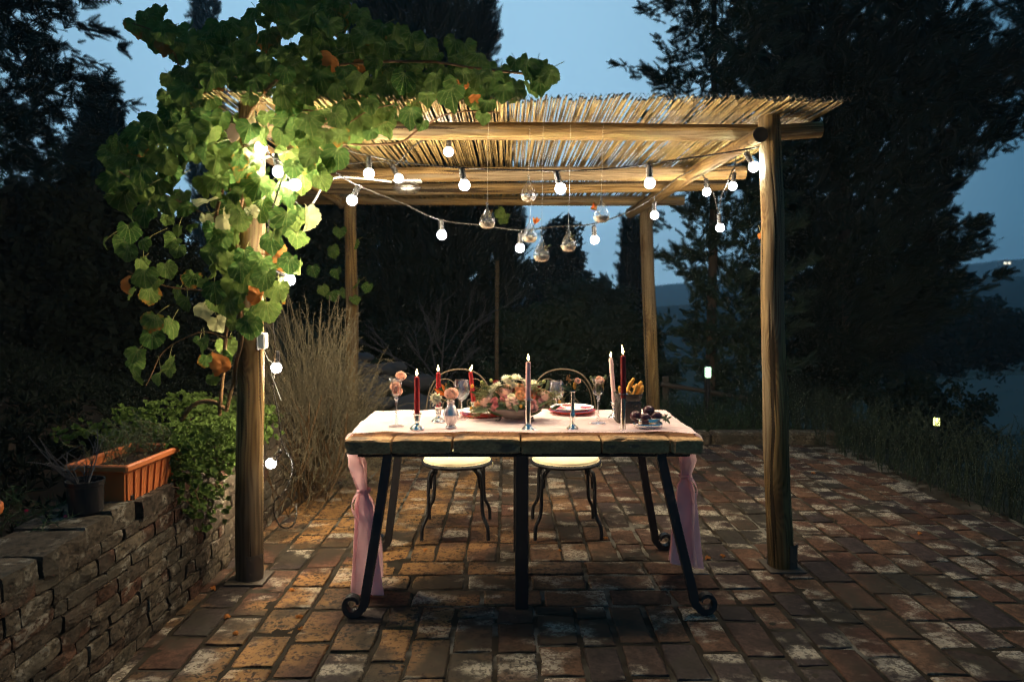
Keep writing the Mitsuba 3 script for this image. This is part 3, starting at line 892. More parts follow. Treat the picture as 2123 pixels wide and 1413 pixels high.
def leaf_mesh(lr, curl):
    """a grape leaf in its own plane: x across, y from the stalk to the tip (0 to 1), z the face; uv: x + 0.5, y"""
    n = 34
    th = np.linspace(-PI, PI, n, endpoint=False) + PI / n
    lobes = 0.5 * (1 + 0.04 * np.cos(5 * th) - 0.02 * np.cos(2 * th)) * (1 - 0.34 * np.exp(-((np.abs(th) - PI) / 0.26) ** 2)) * (1 + 0.10 * np.exp(-(th / 0.3) ** 2))
    teeth = 1 + 0.04 * (np.arange(n) % 2 - 0.5) * 2 * lr.uniform(0.7, 1.2) + np.array([lr.uniform(-.035, .035) for _ in range(n)])
    R = lobes * teeth
    rings = [(0.0, 0), (0.38, 1), (0.72, 1), (1.0, 1)]
    V = [[0, 0.42, 0]]
    for s, _ in rings[1:]:
        rr0 = R if s == 1 else (lobes * s)
        V += [[rr0[i] * s ** 0 * (1 if s < 1 else 1) * math.sin(th[i]) * 1.04, 0.42 + rr0[i] * math.cos(th[i]) * 1.04, 0] for i in range(n)]
    V = np.array(V)
    F = [[0, 1 + i, 1 + (i + 1) % n] for i in range(n)]
    for k in range(2):
        a, b = 1 + k * n, 1 + (k + 1) * n
        for i in range(n):
            j = (i + 1) % n
            F += [[a + i, b + i, b + j], [a + i, b + j, a + j]]
    uv = np.stack([np.clip(V[:, 0] * 0.88 + 0.5, 0.01, 0.99), np.clip(V[:, 1] * 0.88 + 0.05, 0.01, 0.99)], 1)
    x, y = V[:, 0], V[:, 1]
    rad = np.hypot(x, y - 0.42)
    z = -curl * (rad ** 2) * 0.9 + lr.uniform(0.05, 0.75) * np.abs(x) - 0.25 * lr.uniform(0, 1) * np.maximum(0, y - 0.55) ** 2 * 2
    z += 0.05 * np.sin(np.arctan2(x, y - 0.42) * 5 + lr.uniform(0, 6)) * rad * 2
    z += (meshkit.fbm(np.stack([x * 3, y * 3, x * 0 + lr.uniform(0, 50)], 1), 2, 1) - 0.5) * 0.16
    V[:, 2] = z
    return V, np.array(F)[:, ::-1], uv


lr = random.Random(11)
variants = [leaf_mesh(lr, lr.uniform(-0.15, 1.0)) for _ in range(24)]
crumpled = [leaf_mesh(lr, lr.uniform(1.2, 2.2)) for _ in range(4)]

from shapely.geometry import Polygon, Point
DENSE = Polygon([(268, 42), (345, 20), (400, 70), (432, 60), (482, 45), (520, 28), (560, 8), (640, -30), (700, -25), (740, 25), (790, 55), (850, 60), (872, 92), (960, 92), (1040, 124), (1100, 128), (1152, 145), (1150, 168),
                 (1100, 190), (1040, 195), (1005, 218), (960, 200), (900, 192), (868, 232), (830, 226), (795, 280), (720, 300), (690, 330), (670, 375), (640, 400), (600, 420), (560, 440), (470, 430), (400, 420), (300, 440), (240, 400), (208, 350), (225, 300), (300, 262), (330, 240), (350, 165), (400, 140), (345, 98), (275, 68)])
LOWER = Polygon([(240, 400), (470, 430), (560, 440), (600, 420), (655, 450), (640, 490), (585, 500), (575, 545), (628, 540), (625, 570), (590, 640), (560, 660), (525, 680), (480, 690), (478, 740), (440, 790), (400, 740), (340, 770), (300, 840),
                 (280, 820), (270, 740), (255, 700), (300, 670), (240, 620), (250, 560), (205, 520), (235, 470)])
FRONT = Polygon([(448, 440), (540, 450), (555, 560), (560, 655), (520, 680), (450, 630), (430, 560)])
UNDER = Polygon([(430, 195), (580, 188), (590, 235), (470, 240)])      # where the reeds show between the leaves
SPOTS = [(540, 306), (577, 356), (612, 383), (601, 580)]


def pick(poly, n, gap, tries=60):
    x0, y0, x1, y1 = poly.bounds
    out = []
    for _ in range(n * tries):
        if len(out) >= n:
            break
        a, b = lr.uniform(x0, x1), lr.uniform(y0, y1)
        if poly.contains(Point(a, b)) and all((a - c) ** 2 + (b - d) ** 2 > gap * gap for c, d in out[-400:]):
            out.append((a, b))
    return out


leaves = []          # (pixel x, pixel y, depth, size, tilt, material)
for a, b in pick(DENSE, 270, 20):
    leaves.append((a, b, 3.30 + lr.uniform(-0.1, 0.30) + 0.10 * (b < 150), lr.uniform(0.066, 0.132), 0.62))
for a, b in pick(DENSE, 150, 25):
    leaves.append((a, b, 3.72 + lr.uniform(-0.10, 0.35), lr.uniform(0.09, 0.13), 0.6))
for a, b in pick(LOWER, 85, 26):
    leaves.append((a, b, 3.42 + lr.uniform(-0.15, 0.4), lr.uniform(0.06, 0.122), 0.9))
for a, b in pick(LOWER, 30, 27):
    leaves.append((a, b, 3.9 + lr.uniform(-0.1, 0.4), lr.uniform(0.08, 0.115), 0.9))
for a, b in pick(FRONT, 16, 24):
    leaves.append((a, b, 3.36 + lr.uniform(-0.06, 0.05), lr.uniform(0.095, 0.125), 0.4))
leaves += [(635, 448, 3.36, 0.125, 0.25), (590, 455, 3.33, 0.12, 0.3), (600, 545, 3.33, 0.10, 0.5), (575, 600, 3.34, 0.11, 0.4), (562, 500, 3.33, 0.10, 0.8), (540, 545, 3.38, 0.11, 0.4), (555, 640, 3.36, 0.12, 0.3),
           (850, 238, 3.32, 0.105, 0.2), (875, 258, 3.33, 0.06, 0.5), (1003, 240, 3.3, 0.07, 0.5), (1010, 215, 3.3, 0.08, 0.5), (1140, 155, 3.3, 0.09, 0.3), (1120, 172, 3.32, 0.09, 0.3)]
leaves += [(a, b, 6.9 + lr.uniform(-.3, .2), lr.uniform(.1, .14), 0.8) for a, b in ((690, 520), (705, 480), (735, 505), (742, 590), (762, 595), (735, 620), (715, 605), (690, 610), (1035, 440), (1045, 452), (700, 565), (650, 560), (670, 600))]
out_leaf = []
for (a, b, Z, s, tilt) in leaves:
    if Polygon.contains(UNDER, Point(a, b)) and lr.random() < 0.75:
        continue
    if any((a - u) ** 2 + (b - v) ** 2 < 22 ** 2 for u, v in SPOTS) and Z < 3.55:
        continue
    if a < 440 and b > 330 and lr.random() < 0.42:
        continue
    if 530 < a < 556 and 415 < b < 520 and Z < 3.5 and lr.random() < 0.8:
        continue
    out_leaf.append((a, b, Z, s, tilt))
leaf_items, leaf_rest = [], []
for i, (a, b, Z, s, tilt) in enumerate(out_leaf):
    dry = lr.random() < 0.012
    V, F, uv = (lr.choice(crumpled) if dry else lr.choice(variants))
    c = P(a, b, Z)
    # the blade hangs: its tip points down and a little outwards, its face turns to the open side
    out = unit(np.array([lr.gauss(0.1 * (a - 520) / 300, tilt * 0.7), -1.0, lr.gauss(0.28, tilt * 0.45)]))
    if lr.random() < 0.10 * (b > 300):
        out = unit(np.array([lr.uniform(-1, 1), lr.uniform(-0.5, 0.2), lr.uniform(-.2, .6)]))
    tip = np.array([lr.gauss(0, 0.35), 0, -1.0])
    yv = unit(tip - out * np.dot(tip, out))
    xv = np.cross(yv, out)
    M = np.stack([xv, yv, out], 1)
    v = (V - [0, 0.42, 0]) * s @ M.T + c
    pale = (b > 400 and lr.random() < 0.07) or (Z == 3.36 and a == 635)
    u2 = uv.copy(); u2[:, 0] += i + 1
    leaf_items.append((b, Z, v, F, u2, 'leaf_dry' if dry else 'leaf_pale' if pale else 'leaf_vine', a))
for (a, b, Z, s) in ((690, 122, 3.3, .10), (965, 175, 3.32, .07), (985, 200, 3.32, .06), (462, 760, 3.4, .10), (1578, 490, 4.2, .045), (452, 180, 3.4, .05), (585, 560, 3.6, .06), (540, 190, 3.4, .04)):
    V, F, uv = lr.choice(crumpled)
    M = rotm(lr.uniform(0.9, 2.0), lr.uniform(-.5, .5), lr.uniform(-1, 1))
    leaf_items.append((b, Z, (V - [0, .4, 0]) * s @ M.T + P(a, b, Z), F, uv, 'leaf_dry', a))
leaf_items.sort(key=lambda q: q[1])
for q in leaf_items[:300]:
    part(vine, 'leaf', (q[2], q[3]), q[5], smooth=True, uv=q[4])
for mname in ('leaf_vine', 'leaf_pale', 'leaf_dry'):
    ms = [(q[2], q[3], q[4]) for q in leaf_items[300:] if q[5] == mname]
    if ms:
        m = join(ms)
        part(vine, 'foliage', m[:2], mname, smooth=True, uv=m[2], kind='stuff')
# leaf stalks
st = []
for q in leaf_items:
    if lr.random() < 0.6:
        top = q[2][0] + (q[2][1:].mean(0) - q[2][0]) * 0
        e = np.array([lr.gauss(0, .03), .03 + abs(lr.gauss(0, .03)), .05])
        st.append(tube(path([q[2][0], q[2][0] + e * .6 + [0, 0, .01], q[2][0] + e * 1.5], 5), 0.0016, 4, False)[:2])
part(vine, 'stalks', join(st), 'stem_olive', kind='stuff')

# ------------------------------------------------------------------ table
TT = 0.78
TX0, TX1, TY0, TY1 = -0.722, 0.880, 3.17, 4.0
THK = 0.068
table = thing('table', 'long brick topped table on black wrought iron legs', 'table')
tr = random.Random(21)


def edge_brick(c, size, rr, tilt=0):
    m = trimesh.creation.box(extents=size)
    m = m.subdivide().subdivide().subdivide()
    v = np.array(m.vertices); h = np.asarray(size) / 2
    q = v / h
    on = (np.abs(q) > 0.99).sum(1)
    n = meshkit.fbm((v + np.asarray(c)) * 18, 3, 4) - 0.5
    chip = np.clip(meshkit.noise((v + np.asarray(c)) * 20, 8) - 0.55, 0, 1) * 0.07
    d = unit(v / h * (np.abs(q) > 0.99) + 1e-9)
    v = v - d * (0.004 * (on >= 2) + chip * (on >= 2) + n * 0.006 + 0.006 * (on == 3))[:, None]
    return v + np.asarray(c), np.array(m.faces)


def table_piece(x0, x1, y0, y1, top=TT):
    c = ((x0 + x1) / 2, (y0 + y1) / 2, top - THK / 2)
    m = edge_brick(c, (x1 - x0 - 0.006, y1 - y0 - 0.006, THK), tr)
    part(table, 'brick', m, 'table_stone', uv=np.tile([tr.random(), tr.random()], (len(m[0]), 1)))


def px2x(px, Z=TY0):
    return (px - 1050) * Z / FPX


fr = [TX0] + [px2x(v) for v in (808, 936, 1080, 1250, 1396)] + [TX1]
for a, b in zip(fr, fr[1:]):
    table_piece(a, b, TY0, TY0 + 0.175, TT + tr.uniform(-.003, .003))
bk = [TX0, -0.50, -0.22, 0.05, 0.34, 0.62, TX1]
for a, b in zip(bk, bk[1:]):
    table_piece(a, b, TY1 - 0.175, TY1, TT + tr.uniform(-.003, .003))
for y0, y1 in ((TY0 + .175, TY0 + .355), (TY0 + .355, TY1 - .175)):
    xs = [TX0, -0.46, -0.18, 0.1, 0.36, 0.64, TX1]
    for a, b in zip(xs, xs[1:]):
        table_piece(a, b, y0, y1, TT - 0.003)
part(table, 'iron_frame', join([rbox((0.08, y, TT - THK - 0.012), (1.50, 0.04, 0.02), .003) for y in (TY0 + .08, TY1 - .06)] + [rbox((x, 3.585, TT - THK - 0.012), (0.04, 0.65, 0.018), .003) for x in (-.6, .77)]), 'iron')


def ribbon(pts, th, wid, n=60, up=None):
    """a flat bar that follows pts (in a plane of constant y), th thick in that plane and wid wide along y"""
    c = path(pts, n)
    t = unit(np.gradient(c, axis=0))
    nrm = np.stack([-t[:, 2], 0 * t[:, 0], t[:, 0]], 1)
    thk = np.interp(np.linspace(0, 1, n), np.linspace(0, 1, len(th)), th)[:, None] / 2
    y = np.array([0, wid / 2, 0])
    ring = np.stack([c + nrm * thk - y, c + nrm * thk + y, c - nrm * thk + y, c - nrm * thk - y], 1)
    V = ring.reshape(-1, 3); F = []
    for i in range(n - 1):
        for k in range(4):
            a, b = i * 4 + k, i * 4 + (k + 1) % 4
            F += [[a, b, b + 4], [a, b + 4, a + 4]]
    e = (n - 1) * 4
    F += [[0, 2, 1], [0, 3, 2], [e, e + 1, e + 2], [e, e + 2, e + 3]]
    # corners are repeated by faceted shading
    return V, np.array(F)


def iron_leg(xtop, xfoot, y, s, yfoot=None):
    """splayed leg that ends in a scroll turned outwards; s is -1 or 1, the side it curls to"""
    z0 = TT - THK - 0.004
    R = 0.044
    pts = [(xtop, y, z0), (xtop + (xfoot - xtop) * .5, y, z0 * .53), (xtop + (xfoot - xtop) * .93, y, 0.11), (xfoot, y, 0.055)]
    cx, cz = xfoot + s * 0.052, R + 0.012
    for a in np.linspace(math.radians(200), math.radians(530), 12):
        rr = R * (1 - 0.42 * (a - math.radians(200)) / math.radians(330))
        pts.append((cx + s * rr * math.cos(a) * 1.0, y, cz + rr * math.sin(a)))
    th = [0.040, 0.038, 0.034, 0.028, 0.022, 0.019, 0.017, 0.015, 0.012]
    v, f = ribbon(pts, th, 0.042, 130)
    if yfoot:                     # the leg leans outwards in depth as well
        v[:, 1] += (yfoot - y) * np.clip((z0 - v[:, 2]) / z0, 0, 1)
    part(table, 'leg', (v, f), 'iron')


iron_leg(px2x(803, 3.23), px2x(748, 3.12), 3.23, -1, 3.125)
iron_leg(px2x(1372, 3.23), px2x(1450, 3.14), 3.23, 1, 3.14)
iron_leg(px2x(830, 3.95), px2x(803, 4.0), 3.97, -1)
iron_leg(px2x(1322, 3.95), px2x(1362, 4.0), 3.97, 1)
part(table, 'leg', rbox((px2x(1082, 3.22), 3.22, (TT - THK) / 2 - .004), (0.060, 0.05, TT - THK - 0.008), 0.004), 'iron')
part(table, 'leg', rbox((px2x(1076, 3.97), 3.97, (TT - THK) / 2 - .004), (0.060, 0.05, TT - THK - 0.008), 0.004), 'iron')

# ------------------------------------------------------------------ runner
runner = thing('table_runner', 'long sheer pink cloth laid along the table, its ends knotted and hanging', 'table runner')


def runner_top(u, v):
    x = TX0 - 0.012 + u * (TX1 - TX0 + 0.024)
    yf = 3.268 + 0.012 * np.sin(u * 9 + 1) + 0.007 * np.sin(u * 23) - 0.02 * np.exp(-((u - 0.02) / .06) ** 2) - 0.02 * np.exp(-((u - .97) / .08) ** 2)
    yb = 3.93 - 0.02 * np.sin(u * 7 + 2) - 0.012 * np.sin(u * 19)
    y = yf + v * (yb - yf)
    p = np.stack([x * 1.6, y * 9, x * 0], -1)
    fold = 0.6 * meshkit.fbm(p * 1.6, 3, 3) + 0.4 * meshkit.fbm(np.stack([x * 5 + y * 3, y * 16 - x * 2, x * 0], -1), 2, 7)
    z = TT + 0.006 + 0.028 * np.maximum(0, fold - 0.42) + 0.010 * np.sin(y * 70 + x * 5 + 3 * fold) ** 2 * np.clip(fold, 0, 1)
    hem = np.minimum(v, 1 - v)
    z = z + 0.010 * np.exp(-(hem / .03) ** 2) * (0.4 + meshkit.noise(np.stack([x * 9, x * 0, x * 0], -1), 2))
    z = z - 0.03 * np.clip((np.abs(u - 0.5) - 0.485) / 0.015, 0, 1) ** 2
    return np.stack([x, y, z], 1)


m = grid(runner_top, 150, 60)
part(runner, 'spread', m, 'cloth', smooth=True)


def tail(x0, sx, ya, yb, knot, foot, ph, length_front):
    """the end of the runner: gathered at the table edge, tied, then flaring; an open pleated sheet"""
    xk, yk, zk = knot
    xf, yf, zf = foot
    n, mm = 60, 56
    S, Tt = np.meshgrid(np.linspace(0, 1, n), np.linspace(-1, 1, mm), indexing='ij')
    zc = np.interp(S, [0, 0.10, 0.38, 1], [TT - 0.02, TT - 0.11, zk, zf])
    w = np.interp(S, [0, 0.06, 0.14, 0.22, 0.36, 0.39, 0.42, 0.55, 1], [(yb - ya) / 2, .17, .085, .075, .028, .022, .036, .060, .105])
    yc = np.interp(S, [0, 0.14, 0.38, 1], [(ya + yb) / 2, (ya + yb) / 2 * .4 + yk * .6, yk, yf])
    xc = np.interp(S, [0, 0.10, 0.38, 1], [x0, x0 + sx * 0.012, xk, xf])
    amp = np.interp(S, [0, 0.1, 0.2, 0.36, 0.39, 0.45, 1], [0.0, .016, .032, .020, .016, .034, .066])
    q = Tt * 7.5 + ph + 0.8 * np.sin(S * 3 + ph)
    xx = xc + amp * np.sin(q) + amp * .35 * np.sin(q * 2.3 + ph)
    yy = yc + w * Tt + amp * .25 * np.cos(q * 1.7)
    zz = zc + 0.02 * S ** 3 * np.sin(Tt * 5 + ph) + length_front * S ** 4 * Tt
    V = np.stack([xx, yy, zz], -1)
    V += (meshkit.fbm(V * [9, 9, 4], 2, 3)[..., None] - 0.5) * 0.012
    return V.reshape(-1, 3), quads(n, mm)


kl, fl = (-0.675, 3.38, 0.50), (-0.655, 3.36, 0.045)
part(runner, 'hanging_end', tail(TX0 - 0.010, -1, 3.25, 3.90, kl, fl, 0.4, 0.012), 'cloth_gathered', smooth=True)
kr, fr_ = (0.898, 3.58, 0.515), (0.900, 3.58, 0.085)
part(runner, 'hanging_end', tail(TX1 + 0.010, 1, 3.25, 3.90, kr, fr_, 2.2, -0.01), 'cloth_gathered', smooth=True)
for (k3, s) in ((kl, 1), (kr, -1)):
    a = np.linspace(0, 2 * PI, 20)
    ring = tube(np.stack([k3[0] + .028 * np.cos(a), k3[1] + .026 * np.sin(a), k3[2] + .004 * np.sin(3 * a)], 1), 0.007, 6, False)[:2]
    bow = grid(lambda u, v: np.stack([k3[0] - s * 0.02 - s * .030 * np.sin(u * PI) + 0 * v, k3[1] - 0.03 - .02 * v, k3[2] - u * .13 + .01 * np.sin(v * 6)], 1), 10, 6)
    bow2 = grid(lambda u, v: np.stack([k3[0] + .026 * u + .02 * v, k3[1] - 0.03 - .012 * np.sin(v * 4), k3[2] - u * .085], 1), 8, 6)
    part(runner, 'tie', join([ring, bow, bow2]), 'cloth_gathered', smooth=True)

# ------------------------------------------------------------------ chairs


def chair(cx, label):
    k = thing('garden_chair', label, 'chair', 'wrought iron chairs behind the table')
    yf, yb, sz = 4.10, 4.52, 0.435
    cy = (yf + yb) / 2
    a = np.linspace(0, 2 * PI, 48)
    R = 0.203
    part(k, 'seat_ring', tube(np.stack([cx + R * np.cos(a), cy + R * np.sin(a), 0 * a + sz - 0.008], 1), 0.011, 8, False)[:2], 'iron', smooth=True)
    part(k, 'seat_plate', lathe([(.001, 0), (.196, 0), (.196, -.008), (.001, -.008)], 40, (cx, cy, sz - 0.004)), 'iron')
    pr = smooth_prof([(0.0002, .040), (.09, .040), (.165, .034), (.193, .020), (.197, .010), (.186, 0), (.0002, 0)], 26)
    cu = lathe(pr, 48, (cx, cy, sz))
    cv = cu[0].copy(); cv[:, 2] += 0.008 * (meshkit.fbm(cv * 11, 2, 2) - .5) * (cv[:, 2] > sz + .01)
    part(k, 'cushion', (cv, cu[1]), 'cushion', smooth=True)
    part(k, 'cushion_tie', tube(path([(cx + .19, cy + .02, sz + .005), (cx + .215, cy, sz - .02), (cx + .205, cy, sz - .05), (cx + .19, cy, sz - .03)], 12), .003, 5)[:2], 'cushion', smooth=True)
    for sx in (-1, 1):
        for (y, sy) in ((yf + .045, -1), (yb - .045, 1)):
            x = cx + sx * 0.152
            p = path([(cx + sx * 0.08, y + sy * .0 - sy * .05 + 0, sz - .018), (cx + sx * 0.135, y, sz - .03), (x, y + sy * .01, sz - .085), (x + sx * .004, y + sy * .012, sz - .24), (x + sx * .012, y + sy * .018, .14), (x + sx * .036, y + sy * .035, .085), (x + sx * .040, y + sy * .04, 0.012)], 40)
            part(k, 'leg', tube(p, 0.0105, 8)[:2], 'iron', smooth=True)
            brace = path([(x - sx * .012, y + sy * .005, sz - .13), (x - sx * .02, y, sz - .06), (cx + sx * .10, y - sy * .01, sz - .016)], 12)
            part(k, 'brace', tube(brace, 0.006, 6)[:2], 'iron', smooth=True)
    yk = yb + 0.03
    HB = 0.955
    pts = [(cx - R * .98, cy + .02, sz - .01), (cx - .225, cy + .12, sz + .06), (cx - .218, yk, sz + .20), (cx - .210, yk + .02, .72), (cx - .185, yk + .03, .835), (cx - .115, yk + .04, .925), (cx, yk + .045, HB)]
    arch = path(pts + [(2 * cx - q[0], q[1], q[2]) for q in pts[-2::-1]], 90)
    part(k, 'back_frame', tube(arch, 0.0058, 8)[:2], 'aged_iron', smooth=True)
    for sx in (-1, 1):
        q = [(cx + sx * .19, yk + .02, .67), (cx + sx * .178, yk + .03, .80), (cx + sx * .125, yk + .035, .885), (cx + sx * .06, yk + .04, .885), (cx + sx * .012, yk + .04, .83), (cx + sx * .004, yk + .04, .77),
             (cx + sx * .012, yk + .035, .70), (cx + sx * .05, yk + .03, .655), (cx + sx * .095, yk + .03, .675), (cx + sx * .108, yk + .03, .725), (cx + sx * .085, yk + .03, .765), (cx + sx * .052, yk + .03, .755), (cx + sx * .05, yk + .03, .725), (cx + sx * .066, yk + .03, .72)]
        part(k, 'scroll', tube(path(q, 90), 0.0042, 7)[:2], 'aged_iron', smooth=True)
    part(k, 'collar', lathe([(.0005, -.01), (.011, -.01), (.013, 0), (.011, .01), (.0005, .01)], 14, (cx, yk + .04, .80)), 'aged_iron')


chair((945 - 1050) * 4.25 / FPX, 'wrought iron chair with cream cushion tucked in behind the pewter vase and three red candles')
chair((1176 - 1050) * 4.25 / FPX, 'wrought iron chair with cream cushion tucked in behind the plate and the slim bud vase')

# ------------------------------------------------------------------ candles and candlesticks
CZ = TT + 0.012        # the surface of the cloth


def on_table(px, py):
    p = G(px, py, CZ)
    return p


def flame(key, top, h, lean, w=1.0):
    pr = smooth_prof([(0.0004, 0), (.0052 * w, .18), (.0066 * w, .34), (.0050 * w, .60), (.0020 * w, .85), (0.0004, 1)], 14)
    pr = pr * [1, h]
    v, f = lathe(pr, 12)
    v[:, 0] += lean * (v[:, 2] / h) ** 1.4
    v = v + top + [0, 0, 0.008]
    f2 = fresh(f'{key}__flame')
    scene[f2] = {**ply((v, f), 'mat_wick', smooth=True), 'emitter': {'type': 'area', 'radiance': {'type': 'rgb', 'value': [34.0, 17.5, 5.2]}}}
    part(key, 'wick', tube(np.array([top - [0, 0, .004], top + [lean * .1, 0, .006], top + [lean * .25, 0, .013]]), 0.0011, 5)[:2], 'wick')


def candle(label, base, topz, r, m, lean=(0, 0), fh=0.034, flean=0.0, fw=1.0):
    k = thing('candle', label, 'candle', 'lit dinner candles on the table')
    top = np.array([base[0] + lean[0], base[1] + lean[1], topz])
    b = np.asarray(base, float)
    ax = top - b
    n = np.linalg.norm(ax)
    pr = [(0.0003, 0), (r * .96, 0), (r, .004), (r, n * .5), (r * .97, n - .012), (r * .93, n - .004), (r * .82, n), (r * .55, n - .0025), (0.0003, n - .004)]
    m_ = lathe(pr, 24, b, ax)
    part(k, 'wax', m_, m, smooth=40)
    flame(k, top - unit(ax) * .003, fh, flean, fw)
    return k


def zpx(py, Z):
    return CAM[2] - (py - 620) * Z / FPX * 1.0


def stick(label, px, py, top_py, rim_r, m='silver'):
    """low candlestick: flared scalloped foot, knop, cup"""
    p = on_table(px, py)
    h = P(px, top_py, p[1])[2] - CZ
    k = thing('candlestick', label, 'candlestick')
    foot = lathe(smooth_prof([(.0335, 0), (.034, .003), (.026, .012), (.014, .022), (.0085, .030)], 16), 40, (p[0], p[1], CZ), None, None)
    fv = foot[0].copy(); an = np.arctan2(fv[:, 1] - p[1], fv[:, 0] - p[0]); rd = np.hypot(fv[:, 0] - p[0], fv[:, 1] - p[1])
    fv[:, 2] += 0.0035 * np.cos(an * 10) * np.clip(rd / .034, 0, 1) ** 2 * (fv[:, 2] > CZ + 0.002)
    part(k, 'foot', (fv, foot[1]), m, smooth=True)
    part(k, 'knop', lathe(smooth_prof([(.0085, .029), (.012, .032), (.0135, .040), (.012, .048), (.0075, .052)], 16), 28, (p[0], p[1], CZ)), m, smooth=True)
    part(k, 'cup', lathe(smooth_prof([(.0075, .052), (.010, .060), (.0155, .075), (.0165, h - .02), (.0165, h - .006), (.0215, h - .001), (.0215, h), (.0135, h - .002), (.0130, h - .03)], 34), 28, (p[0], p[1], CZ)), m, smooth=True)
    return p, CZ + h


p, zt = stick('low silver candlestick nearest the table edge, holding the front red candle', 865, 889, 857, .02)
candle('red candle nearest the table edge, beside the goblet of roses', (p[0], p[1], zt - .02), P(862, 781, p[1])[2], .0125, 'wax_red')
p, zt = stick('low silver candlestick behind the spiky cream flower', 909, 874, 842, .02)
candle('red candle rising behind the vase of one blush rose', (p[0], p[1], zt - .02), P(907, 772, p[1])[2], .0115, 'wax_red')
p, zt = stick('low silver candlestick half hidden by the foliage of the centrepiece', 983, 866, 832, .02)
candle('red candle with a leaning flame at the edge of the centrepiece', (p[0], p[1], zt - .03), P(976, 771, p[1])[2], .0115, 'wax_red', (-.018, 0), .034, 0.010)


def tall_stick(label, px, py, top_py, r0, r1, flare, m='silver'):
    p = on_table(px, py)
    h = P(px, top_py, p[1])[2] - CZ
    k = thing('candlestick', label, 'candlestick')
    if flare:
        foot = lathe(smooth_prof([(flare, 0), (flare * 1.02, .003), (flare * .7, .012), (r0 * 1.2, .022), (r0, .030)], 16), 44, (p[0], p[1], CZ))
        fv = foot[0].copy(); an = np.arctan2(fv[:, 1] - p[1], fv[:, 0] - p[0]); rd = np.hypot(fv[:, 0] - p[0], fv[:, 1] - p[1])
        fv[:, 2] += 0.004 * np.cos(an * 10) * np.clip(rd / flare, 0, 1) ** 2 * (fv[:, 2] > CZ + 0.002)
        part(k, 'foot', (fv, foot[1]), m, smooth=True)
        z0 = .030
    else:
        z0 = 0.0
    part(k, 'column', lathe([(r0, z0), (r0, z0 + .02), (r1, h - .004), (r1 + .001, h), (r1 - .002, h), (r1 - .003, h - .03)], 36, (p[0], p[1], CZ)), m, smooth=50)
    part(k, 'drip_ring', lathe([(r1, h - .004), (r1 + .010, h - .001), (r1 + .010, h + .001), (r1 - .001, h + .001)], 32, (p[0], p[1], CZ)), m, smooth=50)
    return p, CZ + h


p, zt = tall_stick('tall silver candlestick with a scalloped foot in front of the centrepiece', 1095, 891, 828, .0125, .0128, .034)
candle('pink candle in front of the centrepiece', (p[0], p[1], zt - .02), P(1093, 750, p[1])[2], .0125, 'wax_pink')
p, zt = tall_stick('plain tapering silver candlestick beside the bowl of plums', 1292, 890, 816, .0125, .0120, 0)
candle('tall dark red candle with a ragged flame in front of the tin', (p[0], p[1], zt - .02), P(1287, 737, p[1])[2], .0128, 'wax_dark_red', (-.004, 0), .046, -0.006, 1.0)
p, zt = stick('low silver candlestick tucked behind the tin', 1274, 866, 833, .02)
candle('pale pink leaning candle behind the tall dark red one', (p[0], p[1], zt - .025), P(1270, 742, p[1])[2], .0115, 'wax_pale_pink', (-.022, 0), .028)
# the tall candlesticks stand on the cloth; their stems are lathe-turned

# ------------------------------------------------------------------ glasses


def goblet(label, px, py, rim_py, name='goblet'):
    p = on_table(px, py)
    H = P(px, rim_py, p[1])[2] - CZ
    k = thing(name, label, 'glass')
    c = (p[0], p[1], CZ)
    part(k, 'foot', lathe(smooth_prof([(.0004, .004), (.012, .006), (.028, .004), (.036, .0015), (.036, 0), (.0004, 0)], 20), 36, c), 'solid_glass', smooth=50)
    zs = H - .088
    part(k, 'stem', lathe(smooth_prof([(.0004, .005), (.0065, .008), (.0052, .02), (.0050, zs - .03), (.0075, zs - .024), (.0055, zs - .018), (.0105, zs - .010), (.0105, zs - .006), (.007, zs), (.0004, zs + .001)], 40), 24, c), 'solid_glass', smooth=50)
    part(k, 'bowl', lathe(smooth_prof([(.0004, zs + .002), (.014, zs + .004), (.024, zs + .014), (.027, zs + .030), (.0275, zs + .052), (.031, zs + .072), (.0385, H)], 30), 40, c), 'thin_glass', smooth=True)
    return p, H


def wine_glass(label, px, py, rim_py, R=.046):
    p = on_table(px, py)
    H = P(px, rim_py, p[1])[2] - CZ
    k = thing('wine_glass', label, 'glass')
    c = (p[0], p[1], CZ)
    part(k, 'foot', lathe(smooth_prof([(.0004, .004), (.012, .005), (.028, .003), (.034, .0015), (.034, 0), (.0004, 0)], 20), 36, c), 'solid_glass', smooth=50)
    zs = H - .105
    part(k, 'stem', lathe(smooth_prof([(.0004, .004), (.006, .008), (.0042, .02), (.0042, zs - .01), (.0065, zs), (.0004, zs + .001)], 20), 20, c), 'solid_glass', smooth=50)
    part(k, 'bowl', lathe(smooth_prof([(.0004, zs), (.018, zs + .006), (.036, zs + .024), (R, zs + .050), (R * .97, zs + .075), (R * .80, H)], 30), 40, c), 'thin_glass', smooth=True)
    return p, H


gp, gH = goblet('tall glass goblet filled with pale roses at the end of the table', 822, 883, 784)
gp2, gH2 = goblet('tall glass goblet with a rose and furry buds beside the plate', 1240, 877, 784)
wine_glass('round empty wine glass behind the pewter vase', 957, 868, 787)
wine_glass('wine glass half hidden behind the centrepiece', 1153, 858, 789)

# ------------------------------------------------------------------ flower builders
fl_r = random.Random(77)


def petal(R, w, cup, n=(6, 5)):
    def fn(u, v):
        s = (v - .5) * 2
        wid = w * np.sin(np.clip(u * 0.9 + 0.12, 0, 1) * PI * .62) ** .8
        x = s * wid * R
        y = R * np.sin(u * cup) / max(math.sin(min(cup, PI / 2)), .3) * .75
        z = R * (1 - np.cos(u * cup)) * .9
        y = y - 0.5 * R * (wid * s) ** 2 * .8
        return np.stack([x, y, z], 1)
    return grid(fn, *n)


